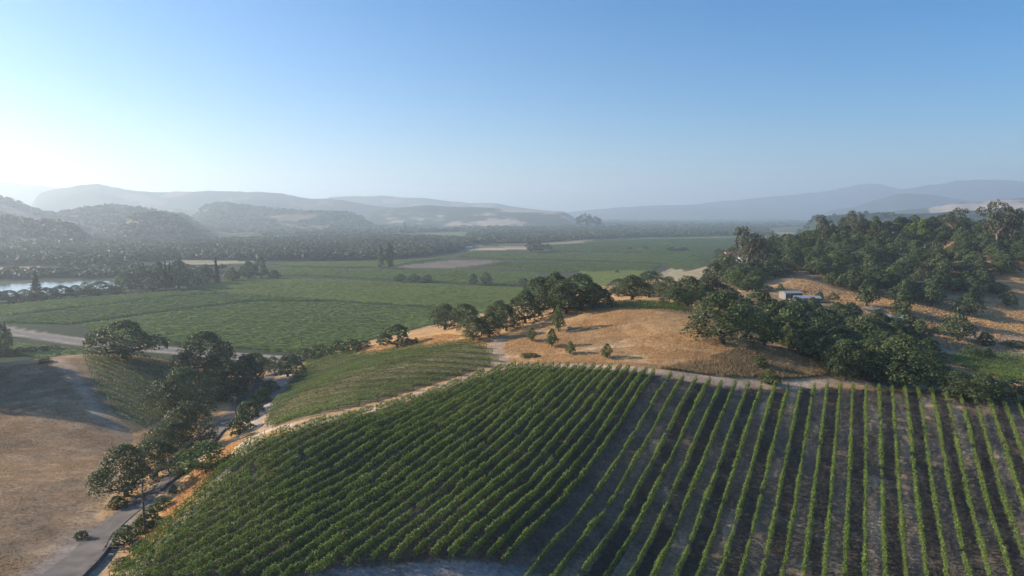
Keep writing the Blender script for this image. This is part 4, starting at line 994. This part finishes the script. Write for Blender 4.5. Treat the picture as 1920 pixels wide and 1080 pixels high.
def gate(pa, pb_, label):
    xa, ya, za, _ = at(*pa); xb_, yb_, zb_, _ = at(*pb_)
    r_ = link('barrier_gate', None, loc=(xa, ya, za)); tag(r_, label, 'gate')
    dx, dy, dz = xb_ - xa, yb_ - ya, zb_ - za
    MB().tube([(0, 0, -.3), (0, 0, 1.2)], [.07, .07], 8).build('post', M['dark_metal'], r_)
    MB().tube([(dx, dy, dz - .3), (dx, dy, dz + 1.1)], [.06, .06], 8).build('post', M['dark_metal'], r_)
    MB().tube([(0, 0, 1.0), (dx, dy, dz + 1.0)], [.045, .045], 8).build('bar', M['dark_metal'], r_)
    MB().tube([(0, 0, .5), (dx, dy, dz + .5)], [.035, .035], 8).build('bar', M['dark_metal'], r_)
gate((198,1036), (233,1037), 'dark metal bar gate across the verge by the near shrub')
x, y, z, _ = at(209, 1053); r_ = link('keypad_post', None, loc=(x, y, z)); tag(r_, 'grey gate control box on a short post beside the lane', 'control box')
MB().tube([(0, 0, -.2), (0, 0, .9)], [.06, .06], 8).build('post', M['dark_metal'], r_); MB().box(-.35, -.12, .9, .35, .12, 1.25).build('box', M['grey_metal'], r_)
def rock(px, py, s, label, seed):
    x, y, z, _ = at(px, py); rg = np.random.default_rng(seed); n = 9; V = []; F = []
    for i in range(1, n):
        for j in range(12):
            a, b = math.pi * i / n, 2 * math.pi * j / 12
            r2_ = s * (.8 + .4 * rg.random()); V.append((math.sin(a) * math.cos(b) * r2_ * 1.3, math.sin(a) * math.sin(b) * r2_, math.cos(a) * r2_ * .8 + s * .3))
    for i in range(n - 2):
        for j in range(12): F.append((i * 12 + j, (i + 1) * 12 + j, (i + 1) * 12 + (j + 1) % 12, i * 12 + (j + 1) % 12))
    F += [tuple(range(12)), tuple((n - 2) * 12 + j for j in reversed(range(12)))]
    tag(MB().face_mesh(V, F).build('boulder', M['stone'], None, (x, y, z)), label, 'boulder')
rock(1067, 616, .7, 'grey boulder just right of the slender hilltop tree', 1)
rock(1114, 617, .6, 'small lone boulder high on the golden slope', 2)
rock(1061, 622, .45, 'smaller boulder beside the grey one on the golden slope', 3)
rock(1778, 722, 1.2, 'pale boulder in the deep shade at the top of the vine rows', 4)
rock(1773, 712, .8, 'upper pale boulder behind the one in deep shade', 5)
rock(1890, 750, 1.3, 'pale rock in place of crates at the row ends by the right edge', 6)  # rock shape put in where brick-like crates stand

# ------------------------------------------------------------------ buildings
def house(x, y, z, yaw, L, D, h, roofh, label, wall='white', roof='tile', nwin=4, door=True, chimney=True, name='farmhouse', both=False):
    r_ = link(name, None, loc=(x, y, z)); r_.rotation_euler = (0, 0, yaw); tag(r_, label, 'building')
    m = MB(); m.box(-L / 2, -D / 2, -1.5, L / 2, D / 2, h)
    if roofh > .3:
        for s_ in (-1, 1): m.face_mesh([(s_ * L / 2, -D / 2, h), (s_ * L / 2, D / 2, h), (s_ * L / 2, 0, h + roofh)], [(0, 1, 2)])
    m.build('wall', M[wall], r_)
    o = .45; rr_ = MB(); e = roofh * o / (D / 2)
    for s_ in (-1, 1):
        a = [(-L / 2 - o, s_ * (D / 2 + o), h - e + .02), (L / 2 + o, s_ * (D / 2 + o), h - e + .02), (L / 2 + o, 0, h + roofh + .02), (-L / 2 - o, 0, h + roofh + .02)]
        b = [(p[0], p[1], p[2] + .2) for p in a]
        rr_.face_mesh(a + b, [(0, 1, 2, 3), (7, 6, 5, 4), (0, 4, 5, 1), (1, 5, 6, 2), (3, 2, 6, 7), (0, 3, 7, 4)])
    rf = rr_.build('roof', M[roof], r_)
    if chimney: MB().box(L * .2, D * .08, h + roofh * .5, L * .2 + .7, D * .08 + .7, h + roofh + 1.0).build('chimney', M['tan'], rf)
    for s_ in ((-1, 1) if both else (-1,)):
        for i in range(nwin):
            cx = -L / 2 + L * (i + .5) / nwin
            if door and i == nwin // 2:
                d_ = MB().box(cx - .55, s_ * D / 2 - .06, 0, cx + .55, s_ * D / 2 + .06, 2.1).build('door', M['polewood'], r_)
                continue
            w_ = MB().box(cx - .7, s_ * D / 2 - .05, h * .35, cx + .7, s_ * D / 2 + .05, h * .8).build('window', M['window'], r_)
            MB().box(cx - .85, s_ * D / 2 - .1, h * .35 - .14, cx + .85, s_ * D / 2 + .1, h * .35 - .01).build('sill', M['white'], w_)
    return r_
x, y, z, t = at(1376, 491); house(x, y, z, R(12), 17, 11, 6.2, 2.6, 'pale two-storey farmstead with clay roof beside the tall eucalyptus', 'tan', 'tile', 5)
x, y, z, t = at(1349, 492); house(x, y, z, R(-8), 15, 9, 3.6, 1.8, 'low white wing at the left end of the farmstead', 'white', 'tile', 4, name='farm_wing', chimney=False)
x, y, z, t = at(1395, 494); house(x, y, z, R(20), 10, 8, 4.2, 1.2, 'bluish white outbuilding at the right end of the farmstead', 'white', 'greyroof', 3, name='outbuilding', chimney=False)
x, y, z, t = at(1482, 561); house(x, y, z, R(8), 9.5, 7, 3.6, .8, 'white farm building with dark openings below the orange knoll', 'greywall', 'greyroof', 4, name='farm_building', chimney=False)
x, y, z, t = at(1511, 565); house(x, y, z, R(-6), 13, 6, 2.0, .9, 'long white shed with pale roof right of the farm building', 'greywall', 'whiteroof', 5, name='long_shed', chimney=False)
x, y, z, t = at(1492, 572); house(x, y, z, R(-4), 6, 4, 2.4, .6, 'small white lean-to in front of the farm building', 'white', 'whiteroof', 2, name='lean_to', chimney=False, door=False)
x, y, z, t = at(1672, 606); house(x, y, z, R(-14), 9, 5.5, 3.0, 1.1, 'pale blue roofed shed half hidden below the orange knoll', 'white', 'whiteroof', 3, name='roofed_shed', chimney=False)
x, y, z, t = at(1899, 432); house(x, y, z, R(5), 7, 6, 4.2, 1.6, 'small pale house among trees on the right hilltop', 'white', 'tile', 2, name='hilltop_house')
for px, py, L_, lab, rf in [(492,487,14,'white valley house behind the vineyard corner trees','greyroof'),(523,440,22,'left of two tiny white houses above the riverside woodland','greyroof'),(547,440,20,'right of two tiny white houses above the riverside woodland','tile'),(373,447,18,'tiny white house at the end of the pale vineyard strip','greyroof'),(272,436,16,'tiny white house below the nearest wooded hill','greyroof'),(880,467,14,'small pale barn at the left end of the straw strip','whiteroof'),(1360,425,24,'tiny pale barn far up the valley','whiteroof')]:
    p = gp(float(px), float(py)); house(p[0], p[1], 0, R(random.uniform(-25, 25)), L_, 9, 4.5, 2.2, lab, 'white', rf, 3, name='valley_house', chimney=False)
tag(flat_poly('parking_yard', PARK, float(H(*PARK.mean(0))[0]) + .25, M['asphalt_pale']), kind='structure')

# ------------------------------------------------------------------ haze
def haze():
    m, n, out = newmat('haze_air')
    v = nd(n, 'ShaderNodeVolumePrincipled'); v.inputs['Color'].default_value = (.74,.87,1.0,1); v.inputs['Density'].default_value = HAZE_DENSITY; v.inputs['Anisotropy'].default_value = .42
    n.links.new(v.outputs[0], out.inputs['Volume'])
    o = MB().box(-16600, -3400, -8, 16600, 16900, 705).build('haze', m); tag(o, kind='stuff')
haze()
